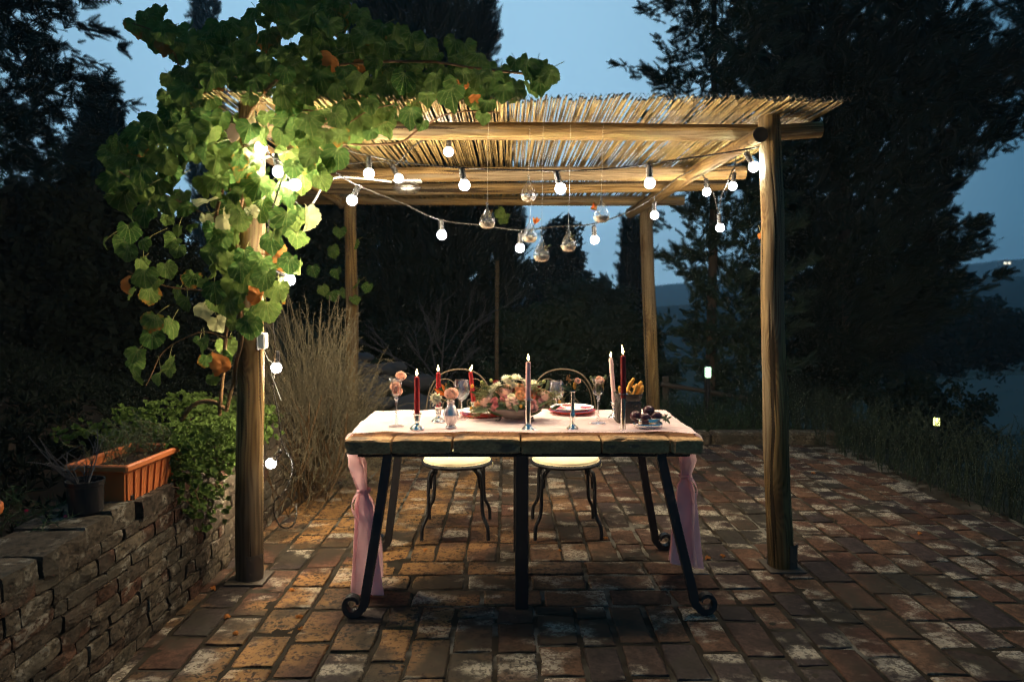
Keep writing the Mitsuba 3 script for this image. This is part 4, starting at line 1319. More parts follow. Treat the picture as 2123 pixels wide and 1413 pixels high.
def rose(c, d, R, full=1.0):
    """a cupped garden rose opening towards d"""
    ms = []
    for layer in range(6):
        t = layer / 5
        n = (3, 4, 5, 6, 6, 6)[layer]
        for i in range(n):
            a = 2 * PI * (i + .5 * (layer % 2)) / n + fl_r.uniform(-.25, .25)
            rr = R * (0.10 + 0.62 * t)
            up = math.radians(88 - 30 * t - 18 * t * t + fl_r.uniform(-6, 6))
            pw = R * (0.42 + .26 * t)

            def fn(u, v):
                s = (v - .5) * 2
                ww = pw * (0.55 + .75 * np.sin(np.clip(u, 0, 1) * PI * .62)) * (1 - .25 * u ** 4)
                h = R * (1.02 - .12 * t)
                out = rr + R * (0.30 * t + .05) * np.sin(u * PI * .55) + R * .10 * t * np.clip(u - .8, 0, 1) * 5 * .6 - R * .12 * np.clip(u - .5, 0, 1) * (1 - t) * 1.2
                ang = s * np.minimum(ww / np.maximum(rr + .35 * R, 1e-4), 1.3)
                q = np.stack([out * np.sin(ang), out * np.cos(ang), u * h * math.sin(up) - R * .55 + R * .05 * np.cos(s * 3 + layer)], 1)
                return q
            v, f = grid(fn, 7, 6)
            ca, sa = math.cos(a), math.sin(a)
            v = v @ np.array([[ca, -sa, 0], [sa, ca, 0], [0, 0, 1]]).T
            ms.append((v, f))
    v, f = join(ms)
    return v @ rot_to(d).T + np.asarray(c), f


def dahlia(c, d, R, n=46):
    ms = []
    for i in range(n):
        t = (i + .5) / n
        el = math.radians(86 - 92 * t ** .85)
        a = i * 2.39996
        L = R * (0.55 + .5 * t) * fl_r.uniform(.85, 1.1)
        w = R * .17
        v = np.array([[0, 0, 0], [-w, L * .45, .02 * R], [0, L * .5, -.07 * R], [w, L * .45, .02 * R], [0, L, .10 * R]])
        f = np.array([[0, 1, 2], [0, 2, 3], [1, 4, 2], [2, 4, 3]])
        v = v @ rotm(el, 0, 0).T @ rotm(0, 0, a).T
        ms.append((v, f))
    v, f = join(ms)
    return v @ rot_to(d).T + np.asarray(c), f


def blade(c, d, L, W, bend=0.3, fold=.25, n=8):
    """a lance-shaped leaf"""
    d = unit(d)
    side = unit(np.cross(d, [0.2, -1.0, 0.35]) + 1e-6)
    nrm = np.cross(side, d)

    def fn(u, v):
        s = (v - .5) * 2
        w = W * np.sin(np.clip(u * .97 + .03, 0, 1) * PI) ** .8
        return np.asarray(c) + d * (u * L)[:, None] + side * (s * w)[:, None] + nrm * (np.abs(s) * w * fold - bend * L * u * u)[:, None]
    return grid(fn, n, 5)


def cluster(c, R, n, r, squash=(1, 1, .7), sub=0):
    ms = []
    for i in range(n):
        q = np.array([fl_r.gauss(0, .5), fl_r.gauss(0, .5), fl_r.gauss(0, .5)])
        q = q / max(np.linalg.norm(q), .01) * fl_r.uniform(.55, 1) * R * np.asarray(squash)
        ms.append(ball(np.asarray(c) + q, r * fl_r.uniform(.7, 1.2), sub))
    return join(ms)


def tuft(c, d, L, n, spread, w=.0012):
    """fine ferny sprig: thin stalks with many short needles"""
    ms = []
    for i in range(n):
        dd = unit(unit(d) + np.array([fl_r.gauss(0, spread) for _ in range(3)]))
        end = np.asarray(c) + dd * L * fl_r.uniform(.6, 1.1)
        mid = (np.asarray(c) + end) / 2 + np.array([0, 0, .08 * L])
        pp = path([c, mid, end], 9)
        ms.append(tube(pp, w, 4, False)[:2])
        for q in pp[2:]:
            for s in range(4):
                e = unit(dd + np.array([fl_r.gauss(0, .9) for _ in range(3)])) * L * .13
                sd = unit(np.cross(e, [0, 1, .1])) * w * 1.6
                ms.append((np.array([q - sd, q + sd, q + e]), np.array([[0, 1, 2]])))
    return join(ms)


def towards(c, centre, bias=(0, -.5, .35)):
    return unit(unit(np.asarray(c) - np.asarray(centre)) + np.asarray(bias))


# roses in the goblet at the end of the table
k = thing('goblet_roses', 'three pale blush roses in the tall goblet, one peeking over its rim', 'flowers')
for (dx, dz, R) in ((-.004, -.036, .024), (.008, -.062, .022), (.024, .014, .024)):
    c = np.array([gp[0] + dx, gp[1] - .002, CZ + gH + dz])
    part(k, 'rose', rose(c, unit([dx * 9, -.7, .8]), R), 'petal_blush', smooth=True)
part(k, 'stem', tube(path([(gp[0] + .024, gp[1], CZ + gH + .01), (gp[0] + .012, gp[1] + .01, CZ + gH - .03), (gp[0], gp[1] + .012, CZ + gH - .075)], 8), .0016, 5)[:2], 'stem_olive', smooth=True)
k = thing('goblet_posy', 'small pink rose with silvery furry buds in the goblet beside the plate', 'flowers')
c = np.array([gp2[0] + .006, gp2[1] - .004, CZ + gH2 - .006])
part(k, 'rose', rose(c, [0.1, -.7, .8], .0215), 'petal_blush', smooth=True)
for i, (dx, dz) in enumerate(((-.038, .006), (-.032, -.006), (.036, .010), (.040, .0), (-.018, .004), (.030, .002))):
    part(k, 'furry_bud', ball((gp2[0] + dx, gp2[1] + fl_r.uniform(-.01, .01), CZ + gH2 + dz), .0062, 2, (1, 1, 1.2)), 'leaf_sage', smooth=True)
st_ = [tube(path([(gp2[0] + dx, gp2[1], CZ + gH2), (gp2[0] + dx * .4, gp2[1], CZ + gH2 - .04), (gp2[0] + dx * .1, gp2[1], CZ + gH2 - .08)], 8), .0014, 5, False)[:2] for dx in (-.036, -.018, .006, .034)]
part(k, 'stems', join(st_), 'stem_olive', smooth=True)
part(k, 'leaf', blade((gp2[0], gp2[1], CZ + gH2 - .07), (-.4, -.1, 1), .07, .010), 'leaf_sage', smooth=True)
part(k, 'leaf', blade((gp2[0] + .004, gp2[1], CZ + gH2 - .07), (.4, -.2, 1), .06, .009), 'leaf_deep', smooth=True)

# ------------------------------------------------------------------ pewter vase and its flowers
p = on_table(935, 886)
vz = P(935, 831, p[1])[2] - CZ
k = thing('pewter_vase', 'pear shaped pewter vase holding one blush rose and a spiky cream flower', 'vase')
part(k, 'foot', lathe(smooth_prof([(.0005, 0), (.0245, 0), (.026, .004), (.022, .009), (.0165, .013)], 14), 40, (p[0], p[1], CZ)), 'pewter', smooth=50)
part(k, 'belly', lathe(smooth_prof([(.0165, .012), (.026, .028), (.0365, .056), (.036, .068), (.027, .092), (.0185, .108), (.0175, .116), (.0205, vz), (.0185, vz), (.0155, .112)], 40), 44, (p[0], p[1], CZ)), 'pewter', smooth=True)
vt = np.array([p[0], p[1], CZ + vz])
k = thing('vase_bouquet', 'blush rose, spiky cream flower and bronze leaves standing in the pewter vase', 'flowers')
part(k, 'rose', rose(P(936, 815, p[1] - .02), [0.05, -.75, .7], .031), 'petal_blush', smooth=True)
part(k, 'spiky_flower', dahlia(P(905, 826, p[1] - .01), [-.35, -.85, .25], .042, 44), 'petal_cream')
for (a, b, L, m) in ((918, 800, .085, 'bract_orange'), (914, 806, .07, 'leaf_deep'), (925, 798, .075, 'leaf_sage'), (948, 806, .05, 'leaf_deep'), (905, 808, .08, 'bract_orange'), (930, 792, .06, 'leaf_deep')):
    e = P(a, b, p[1] + fl_r.uniform(0, .02))
    s0 = vt + [0, 0, .01]
    part(k, 'leaf', blade(s0 + (e - s0) * .25, e - s0, np.linalg.norm(e - s0) * .95, .0095, .05), m, smooth=True)
part(k, 'berry_sprig', cluster(P(927, 797, p[1] + .015), .012, 14, .0035), 'berry_brown')
part(k, 'stems', join([tube(path([P(a, b, p[1]), (vt + P(a, b, p[1])) / 2 + [0, .01, 0], vt - [0, 0, .03]], 8), .002, 5, False)[:2] for a, b in ((936, 820), (908, 828), (922, 806))]), 'stem_olive', smooth=True)

# ------------------------------------------------------------------ slim bud vase
p = on_table(1187, 888)
vz = P(1187, 811, p[1])[2] - CZ
k = thing('bud_vase', 'slim silver bud vase with sage leaves and a tiny pink rose', 'vase')
foot = lathe(smooth_prof([(.027, 0), (.0275, .003), (.018, .012), (.008, .022)], 14), 40, (p[0], p[1], CZ))
fv = foot[0].copy(); an = np.arctan2(fv[:, 1] - p[1], fv[:, 0] - p[0]); rd = np.hypot(fv[:, 0] - p[0], fv[:, 1] - p[1])
fv[:, 2] += 0.003 * np.cos(an * 10) * np.clip(rd / .027, 0, 1) ** 2 * (fv[:, 2] > CZ + 0.002)
part(k, 'foot', (fv, foot[1]), 'silver', smooth=True)
part(k, 'body', lathe(smooth_prof([(.008, .020), (.0085, .04), (.0125, .058), (.0095, .085), (.0085, .11), (.0105, vz - .01), (.0140, vz), (.0120, vz), (.008, vz - .03)], 40), 32, (p[0], p[1], CZ)), 'silver', smooth=True)
vt = np.array([p[0], p[1], CZ + vz])
k = thing('bud_vase_sprig', 'sage leaves, orange bud and a tiny pink rose in the slim bud vase', 'flowers')
part(k, 'rose', rose(P(1198, 789, p[1] - .005), [.2, -.8, .6], .0145), 'petal_blush', smooth=True)
part(k, 'berry_sprig', cluster(P(1180, 785, p[1]), .014, 22, .0035, (1, 1, 1.4)), 'berry_brown')
part(k, 'bud', ball(P(1191, 799, p[1] - .005), .0085, 2, (1, 1, 2.0)), 'bud_yellow', smooth=True)
for (a, b, W, m) in ((1162, 797, .010, 'leaf_sage'), (1168, 803, .009, 'leaf_sage'), (1176, 792, .008, 'leaf_deep'), (1186, 790, .007, 'leaf_deep'), (1203, 797, .006, 'leaf_sage'), (1203, 806, .005, 'leaf_sage')):
    e = P(a, b, p[1] + fl_r.uniform(-.01, .015))
    part(k, 'leaf', blade(vt, e - vt, np.linalg.norm(e - vt), W, .03), m, smooth=True)
part(k, 'stems', join([tube(path([P(a, b, p[1]), vt * .5 + P(a, b, p[1]) * .5, vt - [0, 0, .03]], 8), .0015, 5, False)[:2] for a, b in ((1198, 791), (1180, 788), (1191, 800))]
                      + [tube(path([vt, P(1173, 821, p[1] - .01), P(1171, 838, p[1] - .015), P(1181, 866, p[1] - .02)], 16), .0010, 4)[:2]]), 'stem_olive', smooth=True)

# ------------------------------------------------------------------ centrepiece
BC = on_table(1067, 873) + [0, 0.02, 0]
k = thing('flower_bowl', 'boat shaped grey clay bowl on small scrolled feet holding the centrepiece', 'bowl')


def bowl_pt(u, v, off=0.0):
    a = u * 2 * PI
    s = v
    rx = (.052 + .138 * s ** 1.25) - off
    ry = (.045 + .065 * s ** .9) - off
    x = rx * np.cos(a); y = ry * np.sin(a) * (0.65 + .35 * np.abs(np.sin(a)))
    z = .014 + .056 * s ** 1.1 + .016 * np.abs(np.cos(a)) ** 4 * s
    return np.stack([BC[0] + x, BC[1] + y, CZ + z], 1)


V, F = grid(lambda u, v: np.where((v < .5)[:, None], bowl_pt(u, v * 2), bowl_pt(u, 2 - v * 2, .005) + [0, 0, .002]), 49, 21)
bot = lathe([(.0005, .013), (.95, .013), (.95, .018), (.0005, .018)], 48)
bv = bot[0] * [.048, .040, 1] + [BC[0], BC[1], CZ]
part(k, 'shell', (V, F), 'bowl_clay', smooth=True)
part(k, 'bottom', (bv, bot[1]), 'bowl_clay')
for sx in (-1, 1):
    for sy in (-1, 1):
        q = np.array([BC[0] + sx * .075, BC[1] + sy * .045, CZ])
        part(k, 'foot', tube(path([q + [-sx * .01, 0, .026], q + [0, 0, .012], q + [sx * .012, 0, .004], q + [sx * .018, 0, .008], q + [sx * .013, 0, .012]], 14), .0042, 6)[:2], 'iron', smooth=True)
arr = thing('flower_centrepiece', 'low arrangement of roses, spiky cream blooms, sedum and trailing greens', 'flowers')
ctr = np.array([BC[0], BC[1], CZ + .045])


def at(px, py, toward=None):
    """a point on the arrangement's outer mound under the photo point"""
    X_ = (px - 1050) * BC[1] / FPX; Z_ = CAM[2] + (620 - py) * BC[1] / FPX
    ex, ez = (X_ - ctr[0]) / .185, (Z_ - ctr[2]) / .105
    dy = math.sqrt(max(0.04, 1 - ex * ex - max(ez, 0) ** 2)) * .105
    return P(px, py, BC[1] - dy)


S = .00238       # metres per photo pixel at the bowl
RO = [(1045, 809, 13.5, 'petal_blush'), (1081, 804, 11, 'petal_apricot'), (1007, 827, 12, 'petal_blush'), (1080, 820, 9.5, 'petal_apricot'), (1107, 811, 7, 'petal_coral'), (1106, 820, 6.5, 'petal_coral'),
      (1119, 820, 6, 'petal_coral'), (1133, 819, 11.5, 'petal_blush'), (1104, 840, 11, 'petal_pink'), (1122, 834, 7, 'petal_pink'), (1024.5, 831, 7, 'petal_mauve'), (1044, 825, 6, 'petal_mauve'), (1025.7, 842.5, 7, 'petal_mauve'),
      (1003, 835, 8, 'petal_blush'), (1094, 812, 8, 'petal_blush'), (1097, 800, 9, 'petal_cream'), (1016, 818, 7, 'petal_cream'), (1060, 822, 6.5, 'petal_cream')]
for a, b, R, m in RO:
    c = at(a, b)
    part(arr, 'rose', rose(c, towards(c, ctr), R * S * 1.25), m, smooth=True)
for a, b, R in ((1049.5, 786, 12), (1070, 785, 13), (1030, 799, 12), (1022, 808, 11), (1105, 796, 12), (1066, 800, 11), (1055, 794, 10), (1088, 792, 9)):
    c = at(a, b)
    part(arr, 'spiky_flower', dahlia(c, towards(c, ctr, (0, -.4, .5)), R * S * 1.25, 44), 'petal_cream')
c = at(991, 839)
part(arr, 'spiky_flower', dahlia(c, (-.3, -.9, .2), .026, 44), 'petal_apricot')
for a, b, R in ((1027, 792, 8), (1063, 811, 7.5), (1086, 791, 6), (1117, 803, 7)):
    c = at(a, b)
    part(arr, 'dark_bloom', dahlia(c, towards(c, ctr), R * S, 26), 'petal_red')
c = at(1060, 834)
part(arr, 'sedum', cluster(c, .034, 150, .0045, (1, .7, .95)), 'sedum_pink')
part(arr, 'sedum', cluster(at(1116, 812) + [0, 0, .01], .014, 30, .0035), 'berry_brown')
for a, b, m in ((1160, 833, 'bud_yellow'), (1080, 842, 'bud_yellow'), (1069, 812, 'berry_green'), (979, 800, 'bud_yellow'), (999, 792, 'berry_green'), (1018, 788, 'berry_green'), (1058, 783, 'berry_green'), (1128, 791, 'berry_green'), (977, 846, 'bud_yellow')):
    part(arr, 'bud', ball(at(a, b), .0085, 2, (1, 1, 1.15)), m, smooth=True)
gs = []
for a, b in ((979, 800), (999, 792), (1018, 788), (1058, 783), (1160, 833), (1128, 791), (977, 846), (1175, 812), (972, 812), (985, 806), (1168, 822)):
    e = at(a, b)
    gs.append(tube(path([ctr + (e - ctr) * .3, ctr + (e - ctr) * .7 + [0, 0, .012], e], 10), .0013, 5, False)[:2])
part(arr, 'stems', join(gs), 'stem_olive', smooth=True)
for a, b, L, m in ((1000, 845, .07, 'leaf_sage'), (1042, 845, .07, 'leaf_deep'), (1020, 838, .05, 'leaf_deep'), (1116, 842, .08, 'leaf_sage'), (1121, 838, .075, 'leaf_sage'), (1036, 800, .05, 'leaf_deep'), (1075, 812, .05, 'leaf_deep'), (1150, 845, .06, 'leaf_deep'),
                   (1135, 800, .06, 'leaf_sage'), (1118, 796, .05, 'leaf_sage'), (1085, 842, .05, 'leaf_deep'), (1065, 846, .05, 'leaf_sage'), (1142, 832, .06, 'leaf_deep'), (990, 815, .06, 'leaf_deep'), (1010, 805, .05, 'leaf_deep'), (1100, 828, .05, 'leaf_deep'), (1052, 812, .04, 'leaf_deep'), (1034, 822, .05, 'leaf_deep')):
    c = at(a, b)
    d = unit(towards(c, ctr, (0, -.2, .1)) + np.array([fl_r.gauss(0, .5), fl_r.gauss(0, .3), fl_r.gauss(-.1, .4)]))
    part(arr, 'leaf', blade(c - d * L * .4, d, L, .008, .15), m, smooth=True)
part(arr, 'pale_leaf', blade(P(1012, 846, BC[1] - .1), (-1, -.1, -.25), .075, .011, .1), 'leaf_sage', smooth=True)
part(arr, 'pale_leaf', blade(P(1068, 838, BC[1] - .12), (.25, -.4, -.8), .04, .011, .2), 'leaf_sage', smooth=True)
fill = []
for i in range(64):
    a, b = fl_r.uniform(985, 1150), fl_r.uniform(792, 846)
    c = at(a, b)
    fill.append(tuft(c - (c - ctr) * .25, towards(c, ctr, (0, -.1, .2)), .045, 3, .5))
part(arr, 'ferny_greens', join(fill), 'greens_light', kind='stuff')
fill = []
for a, b in ((985, 812), (978, 822), (988, 800), (1000, 800), (982, 835), (1150, 815), (1165, 812), (1140, 828), (1172, 817), (1145, 838), (1125, 797), (975, 850), (968, 838)):
    e = at(a, b)
    fill.append(tuft(ctr + (e - ctr) * .5, e - ctr, .105, 6, .25, .0015))
part(arr, 'trailing_sprigs', join(fill), 'greens_light', kind='stuff')
part(arr, 'moss_bed', ball(ctr + [0, 0, .012], 1, 3, (.135, .068, .040)), 'leaf_deep', smooth=True)

# ------------------------------------------------------------------ plates


def plate(name, label, c, R, z, m, dish=.010):
    pr = smooth_prof([(.0005, .004), (R * .62, .004), (R * .70, .007), (R * .98, .007 + dish), (R, .008 + dish), (R * .99, .005 + dish), (R * .68, .002), (R * .55, 0), (.0005, 0)], 40)
    k = thing(name, label, 'plate')
    part(k, 'dish', lathe(pr, 56, (c[0], c[1], z)), m, smooth=True)
    return k


pc = on_table(1187, 858) + [0, .05, 0]
plate('charger_plate', 'red charger plate under the white plate by the slim bud vase', pc, .125, CZ, 'china_red')
k = plate('dinner_plate', 'white plate with red corners on the red charger by the slim bud vase', pc + [0, 0, 0], .118, CZ + .020, 'china_white', .006)
from shapely.geometry import box as sbox
for (dx, dy, a, w, h) in ((-.068, -.03, .5, .052, .05), (.074, -.012, -.45, .055, .048), (-.02, .085, 0.1, .05, .03)):
    q = prism(sbox(-w / 2, -h / 2, w / 2, h / 2), .0015, (pc[0] + dx, pc[1] + dy, CZ + .0305 + .0005), (math.cos(a), math.sin(a), 0), (-math.sin(a), math.cos(a), .02), (0, 0, 1))
    part(k, 'red_patch', q, 'china_red')
pc2 = on_table(1000, 866) + [0.0, .06, 0]
plate('charger_plate', 'red charger plate mostly hidden behind the centrepiece bowl', pc2, .12, CZ, 'china_red')
plate('dinner_plate', 'white plate mostly hidden behind the centrepiece bowl', pc2, .112, CZ + .020, 'china_white', .006)

# ------------------------------------------------------------------ tin of biscuits
p = on_table(1306, 876)
ty = p[1] + .05
k = thing('tin_pot', 'dark embossed square metal pot filled with golden biscuits', 'pot')
mppx = ty / FPX
x0_, x1_ = (1276 - 1050) * mppx, (1332 - 1050) * mppx
tw = x1_ - x0_; th_ = .142
cx_ = (x0_ + x1_) / 2


def squircle(r, z, n=48, pw=5):
    a = np.linspace(0, 2 * PI, n, endpoint=False) + PI / n
    m_ = (np.abs(np.cos(a)) ** pw + np.abs(np.sin(a)) ** pw) ** (-1 / pw)
    return np.stack([cx_ + r * m_ * np.cos(a), ty + r * m_ * np.sin(a), np.full(n, CZ + z)], 1)


rings = [squircle(tw * .46, 0), squircle(tw * .47, .006), squircle(tw * .455, .012), squircle(tw * .445, .07), squircle(tw * .45, .098), squircle(tw * .42, .106), squircle(tw * .43, .112), squircle(tw * .49, .130), squircle(tw * .50, th_), squircle(tw * .47, th_), squircle(tw * .43, .115)]
V = np.vstack(rings); nn = 48
F = []
for i in range(len(rings) - 1):
    for j in range(nn):
        a, b = i * nn + j, i * nn + (j + 1) % nn
        F += [[a, b, b + nn], [a, b + nn, a + nn]]
part(k, 'body', (V, np.array(F)), 'tin', smooth=35)
emb = []
er = random.Random(4)
for side in ((0, -1), (-1, 0), (1, 0)):
    for i in range(5):
        for j in range(5):
            u = (i - 2) * tw * .15 + er.uniform(-.003, .003); z_ = .022 + j * .0165
            pos = np.array([cx_ + (u if side[0] == 0 else side[0] * tw * .447), ty + (side[1] * tw * .447 if side[0] == 0 else u), CZ + z_])
            emb.append(ball(pos, er.uniform(.0035, .0062), 1, (1 if side[0] == 0 else .45, .45 if side[0] == 0 else 1, 1)))
part(k, 'embossing', join(emb), 'tin', smooth=True)
bits = [(1299, 812, 1308, 790), (1300, 806, 1315, 783), (1313, 815, 1321, 795), (1318, 812, 1330, 790), (1324, 816, 1333, 798), (1306, 818, 1299, 808), (1322, 806, 1312, 800), (1286, 816, 1284, 800)]
for i, (a, b, a2, b2) in enumerate(bits):
    yy = ty + (-.03, .0, -.035, .01, -.02, -.04, .02, -.03)[i]
    q0, q1 = P(a, b, yy), P(a2, b2, yy)
    q0 = q0 + unit(q0 - q1) * .03
    kk = thing('biscuit', 'golden finger biscuit standing in the dark embossed metal pot', 'biscuit', 'golden biscuits in the metal pot')
    m = tube(path([q0, q0 * .5 + q1 * .5 + [.003, 0, 0], q1], 16), [.0095] * 14 + [.008, .004], 12, True, i, .30, 40)
    put(kk, m[:2], 'biscuit', smooth=True)
bb = np.array([cx_, ty, CZ + .112])
# ------------------------------------------------------------------ bowl of plums
p = on_table(1345, 889)
pb = np.array([p[0], p[1] + .03, CZ])
k = thing('silver_bowl', 'small silver bowl with a waisted rim holding dark plums', 'bowl')
part(k, 'dish', lathe(smooth_prof([(.0005, .003), (.03, .002), (.058, .004), (.068, .016), (.070, .024), (.058, .034), (.055, .038), (.070, .050), (.071, .052), (.066, .052), (.050, .038), (.03, .03), (.0005, .028)], 50), 48, pb), 'silver', smooth=True)
for i, (a, b, dy, R) in enumerate(((1318, 862, -.005, .027), (1338, 866, -.045, .025), (1361, 863, -.02, .026), (1345, 851, .0, .027))):
    kk = thing('plum', ['dark plum at the reddish end of the silver bowl', 'dark plum nearest the table edge in the silver bowl', 'dark plum beside the grey green sprig in the silver bowl', 'dark plum on top of the others in the silver bowl'][i], 'plum', None)
    v, f = ball(P(a, b, pb[1] + dy), R, 3, (1.02, 1, .93))
    an = np.arctan2(v[:, 2] - P(a, b, pb[1] + dy)[2], v[:, 0] - P(a, b, pb[1] + dy)[0])
    put(kk, (v, f), 'plum', smooth=True)
k = thing('leafy_sprig', 'grey green sprig tucked over the rim of the silver bowl', 'sprig')
e0, e1 = P(1372, 858, pb[1] - .02), P(1380, 866, pb[1] - .03)
ms = [blade(e1 + np.array([fl_r.uniform(-.008, .008), 0, fl_r.uniform(-.012, .012)]), (math.cos(t), -.4, math.sin(t)), .028, .0045, .1) for t in np.linspace(0.6, 5.6, 11)]
for i in range(0, 11):
    part(k, 'leaf', ms[i], 'leaf_sage', smooth=True)
part(k, 'stem', tube(path([P(1362, 856, pb[1] - .01), e0, e1], 8), .0018, 5)[:2], 'stem_olive', smooth=True)

# ------------------------------------------------------------------ hanging glass drops


def drop(label, px, ctop, cbot, Z, w_px, hang_py, flower=None, sand=.30):
    k = thing('glass_drop', label, 'hanging vase', 'teardrop glass vases hanging over the table')
    top, bot = P(px, ctop, Z), P(px, cbot, Z)
    H = top[2] - bot[2]
    R = w_px / 2 * Z / FPX
    c = np.array([top[0], top[1], bot[2]])
    neck = H * .16
    body = [(.0004, 0), (R * .45, H * .015), (R * .80, H * .085), (R, H * .23), (R * .93, H * .38), (R * .66, H * .56), (R * .34, H * .72), (R * .13, H * .86)]
    hb = lathe(smooth_prof(body, 34), 40, c)
    # a round opening on the open side
    v, f = hb
    hole = np.array([c[0] + (flower[2] if flower else .1) * R, c[1] - R * .7, c[2] + H * .50])
    keep = np.linalg.norm(v[f].mean(1) - hole, axis=1) > R * .36
    part(k, 'glass', (v, f[keep]), 'drop_glass', smooth=True)
    nk = lathe(smooth_prof([(.0004, H * .86), (R * .13, H * .87), (R * .10, H * .93), (R * .12, H * .955), (.0004, H * .96)], 14), 16, c)
    a = np.linspace(0, 2 * PI, 22)
    ring = tube(np.stack([c[0] + R * .13 * np.cos(a), 0 * a + c[1], c[2] + H * 1.0 + R * .13 * np.sin(a)], 1), R * .055, 7, False)[:2]
    part(k, 'hook', join([nk, ring]), 'solid_glass', smooth=True)
    sr = [(.0004, .003)] + [(q[0] * .955, q[1] + .0015) for q in smooth_prof(body, 34) if .003 < q[1] < H * sand * .8]
    zl = sr[-1][1]
    part(k, 'sand', lathe(sr + [(sr[-1][0] * .6, zl + .003), (.0004, zl + .001)], 36, c), 'sand', smooth=50)
    hang = P(px, hang_py, Z)
    hang = np.array([top[0] + .006, top[1], hang[2]])
    part(k, 'thread', tube(np.array([[top[0], top[1], top[2] + R * .12], hang]), .0009, 5)[:2], 'thread')
    if flower:
        fx, fy, s, m = flower[0], flower[1], flower[2], flower[3]
        e = P(fx, fy, Z - R * .9)
        root = np.array([c[0] - .2 * s * R, c[1], c[2] + H * .2])
        part(k, 'stalk', tube(path([root, (root + e) / 2 + [0, 0, .004], e], 8), .0016, 5)[:2], 'stem_olive', smooth=True)
        d = unit(e - root)
        if m == 'bract_orange':
            for i in range(9):
                dd = unit(d + np.array([fl_r.gauss(0, .4), fl_r.gauss(0, .3), fl_r.gauss(0, .4)]))
                part(k, 'petal', blade(e - d * .012, dd, fl_r.uniform(.028, .045), .005, .1, .3, 6), 'bract_orange' if i % 3 else 'bud_yellow', smooth=True)
        else:
            for i in range(3):
                dd = unit(d + np.array([fl_r.gauss(0, .5), fl_r.gauss(0, .3), fl_r.gauss(0, .5)]))
                part(k, 'petal', blade(e - d * .012, dd, fl_r.uniform(.014, .024), .004, .1, .3, 6), m, smooth=True)


drop('glass drop with dark pebbles in pale sand, hanging apart near the lower string', 1010, 422, 475, 3.52, 34, 255, (1021, 437, .5, 'berry_brown'))
drop('uppermost glass drop, clear and without a flower, hanging before the beams', 1096, 365, 419, 3.62, 33, 262)
drop('glass drop with a red orange flower hanging directly under the topmost drop', 1099, 450, 504, 3.66, 31, 420, (1110, 460, .4, 'bract_orange'))
drop('lowest glass drop with a small grey twig at its opening', 1123, 486, 544, 3.45, 35, 255, (1139, 507, .5, 'leaf_sage'))
drop('glass drop with a tiny pale sprig hanging before the distant small tree', 1179, 468, 523, 3.55, 33, 258, (1187, 488, .3, 'leaf_sage'))
drop('glass drop with a red orange flower leaning out towards the topmost drop', 1247, 408, 462, 3.50, 34, 255, (1233, 432, -.5, 'bract_orange'))

# ------------------------------------------------------------------ pots on the wall
k = thing('planter_box', 'long terracotta coloured plastic planter standing on the low wall', 'planter')
A, B = np.array([-1.515, 2.84, 0.575]), np.array([-1.515, 3.13, 0.575])     # lower edge of the long side facing the terrace
PL, PW, PH = 0.46, 0.175, 0.165
ang = math.radians(-4)
ux, uy = np.array([math.sin(ang) * -1, math.cos(ang), 0]), np.array([-math.cos(ang), -math.sin(ang), 0])


def pl(u, w, z):
    """u along the long side, w inwards from the terrace side"""
    return A + ux * u + uy * w + np.array([0, 0, z])


def frustum(u0, u1, w0, w1, z0, gu, gw, z1):
    q = [pl(u0, w0, z0), pl(u1, w0, z0), pl(u1, w1, z0), pl(u0, w1, z0), pl(u0 - gu, w0 - gw, z1), pl(u1 + gu, w0 - gw, z1), pl(u1 + gu, w1 + gw, z1), pl(u0 - gu, w1 + gw, z1)]
    return np.array(q), np.array([[0, 4, 5], [0, 5, 1], [1, 5, 6], [1, 6, 2], [2, 6, 7], [2, 7, 3], [3, 7, 4], [3, 4, 0], [0, 1, 2], [0, 2, 3]])


U0, U1 = 0.0, 0.36
part(k, 'body', frustum(U0, U1, 0, PW, 0, .022, .016, PH), 'terracotta_plastic')
for i in range(8):
    u = U0 + .018 + i * (U1 - U0 - .036) / 7
    rib = []
    for s in (-1, 1):
        rib += [pl(u + s * .007 - .003 * (i - 3.5) * -.4 * 0, -.0012, .012), pl(u + s * .007 + (u - .18) / .18 * .018, -.0135, PH - .03)]
    q = np.array(rib)
    o_ = -uy * .006
    q = np.vstack([q, q + o_])
    part(k, 'rib', trimesh.convex.convex_hull(q), 'terracotta_plastic')
q = [pl(-.034, -.032, PH - .022), pl(U1 + .034, -.032, PH - .022), pl(U1 + .034, PW + .032, PH - .022), pl(-.034, PW + .032, PH - .022)]
rim = path(q[:1] + [q[0] * .5 + q[1] * .5, q[1], q[1] * .5 + q[2] * .5, q[2], q[2] * .5 + q[3] * .5, q[3], q[3] * .5 + q[0] * .5] + q[:1], 4)
corners = np.array(q + q[:1])
rm = []
for a, b in zip(corners, corners[1:]):
    L_ = np.linalg.norm(b - a); d_ = (b - a) / L_
    bx_ = rbox((0, 0, 0), (L_ + .020, .022, .028), .006)
    sd = np.cross([0, 0, 1], d_)
    rm.append((bx_[0][:, :1] * d_ + bx_[0][:, 1:2] * sd + bx_[0][:, 2:3] * [0, 0, 1] + (a + b) / 2 + [0, 0, .02], bx_[1]))
part(k, 'rim', join(rm[0:1] + rm[2:3]), 'terracotta_plastic')
part(k, 'rim', join(rm[1:2] + rm[3:4]), 'terracotta_plastic')
part(k, 'drain_plug', rbox(pl(.045, -.004, .03), (.006, .022, .018), .002), 'black_plastic')
part(k, 'soil', (np.array([pl(-.015, -.012, PH - .025), pl(U1 + .015, -.012, PH - .025), pl(U1 + .015, PW + .012, PH - .025), pl(-.015, PW + .012, PH - .025)]), np.array([[0, 1, 2], [0, 2, 3]])), 'soil')

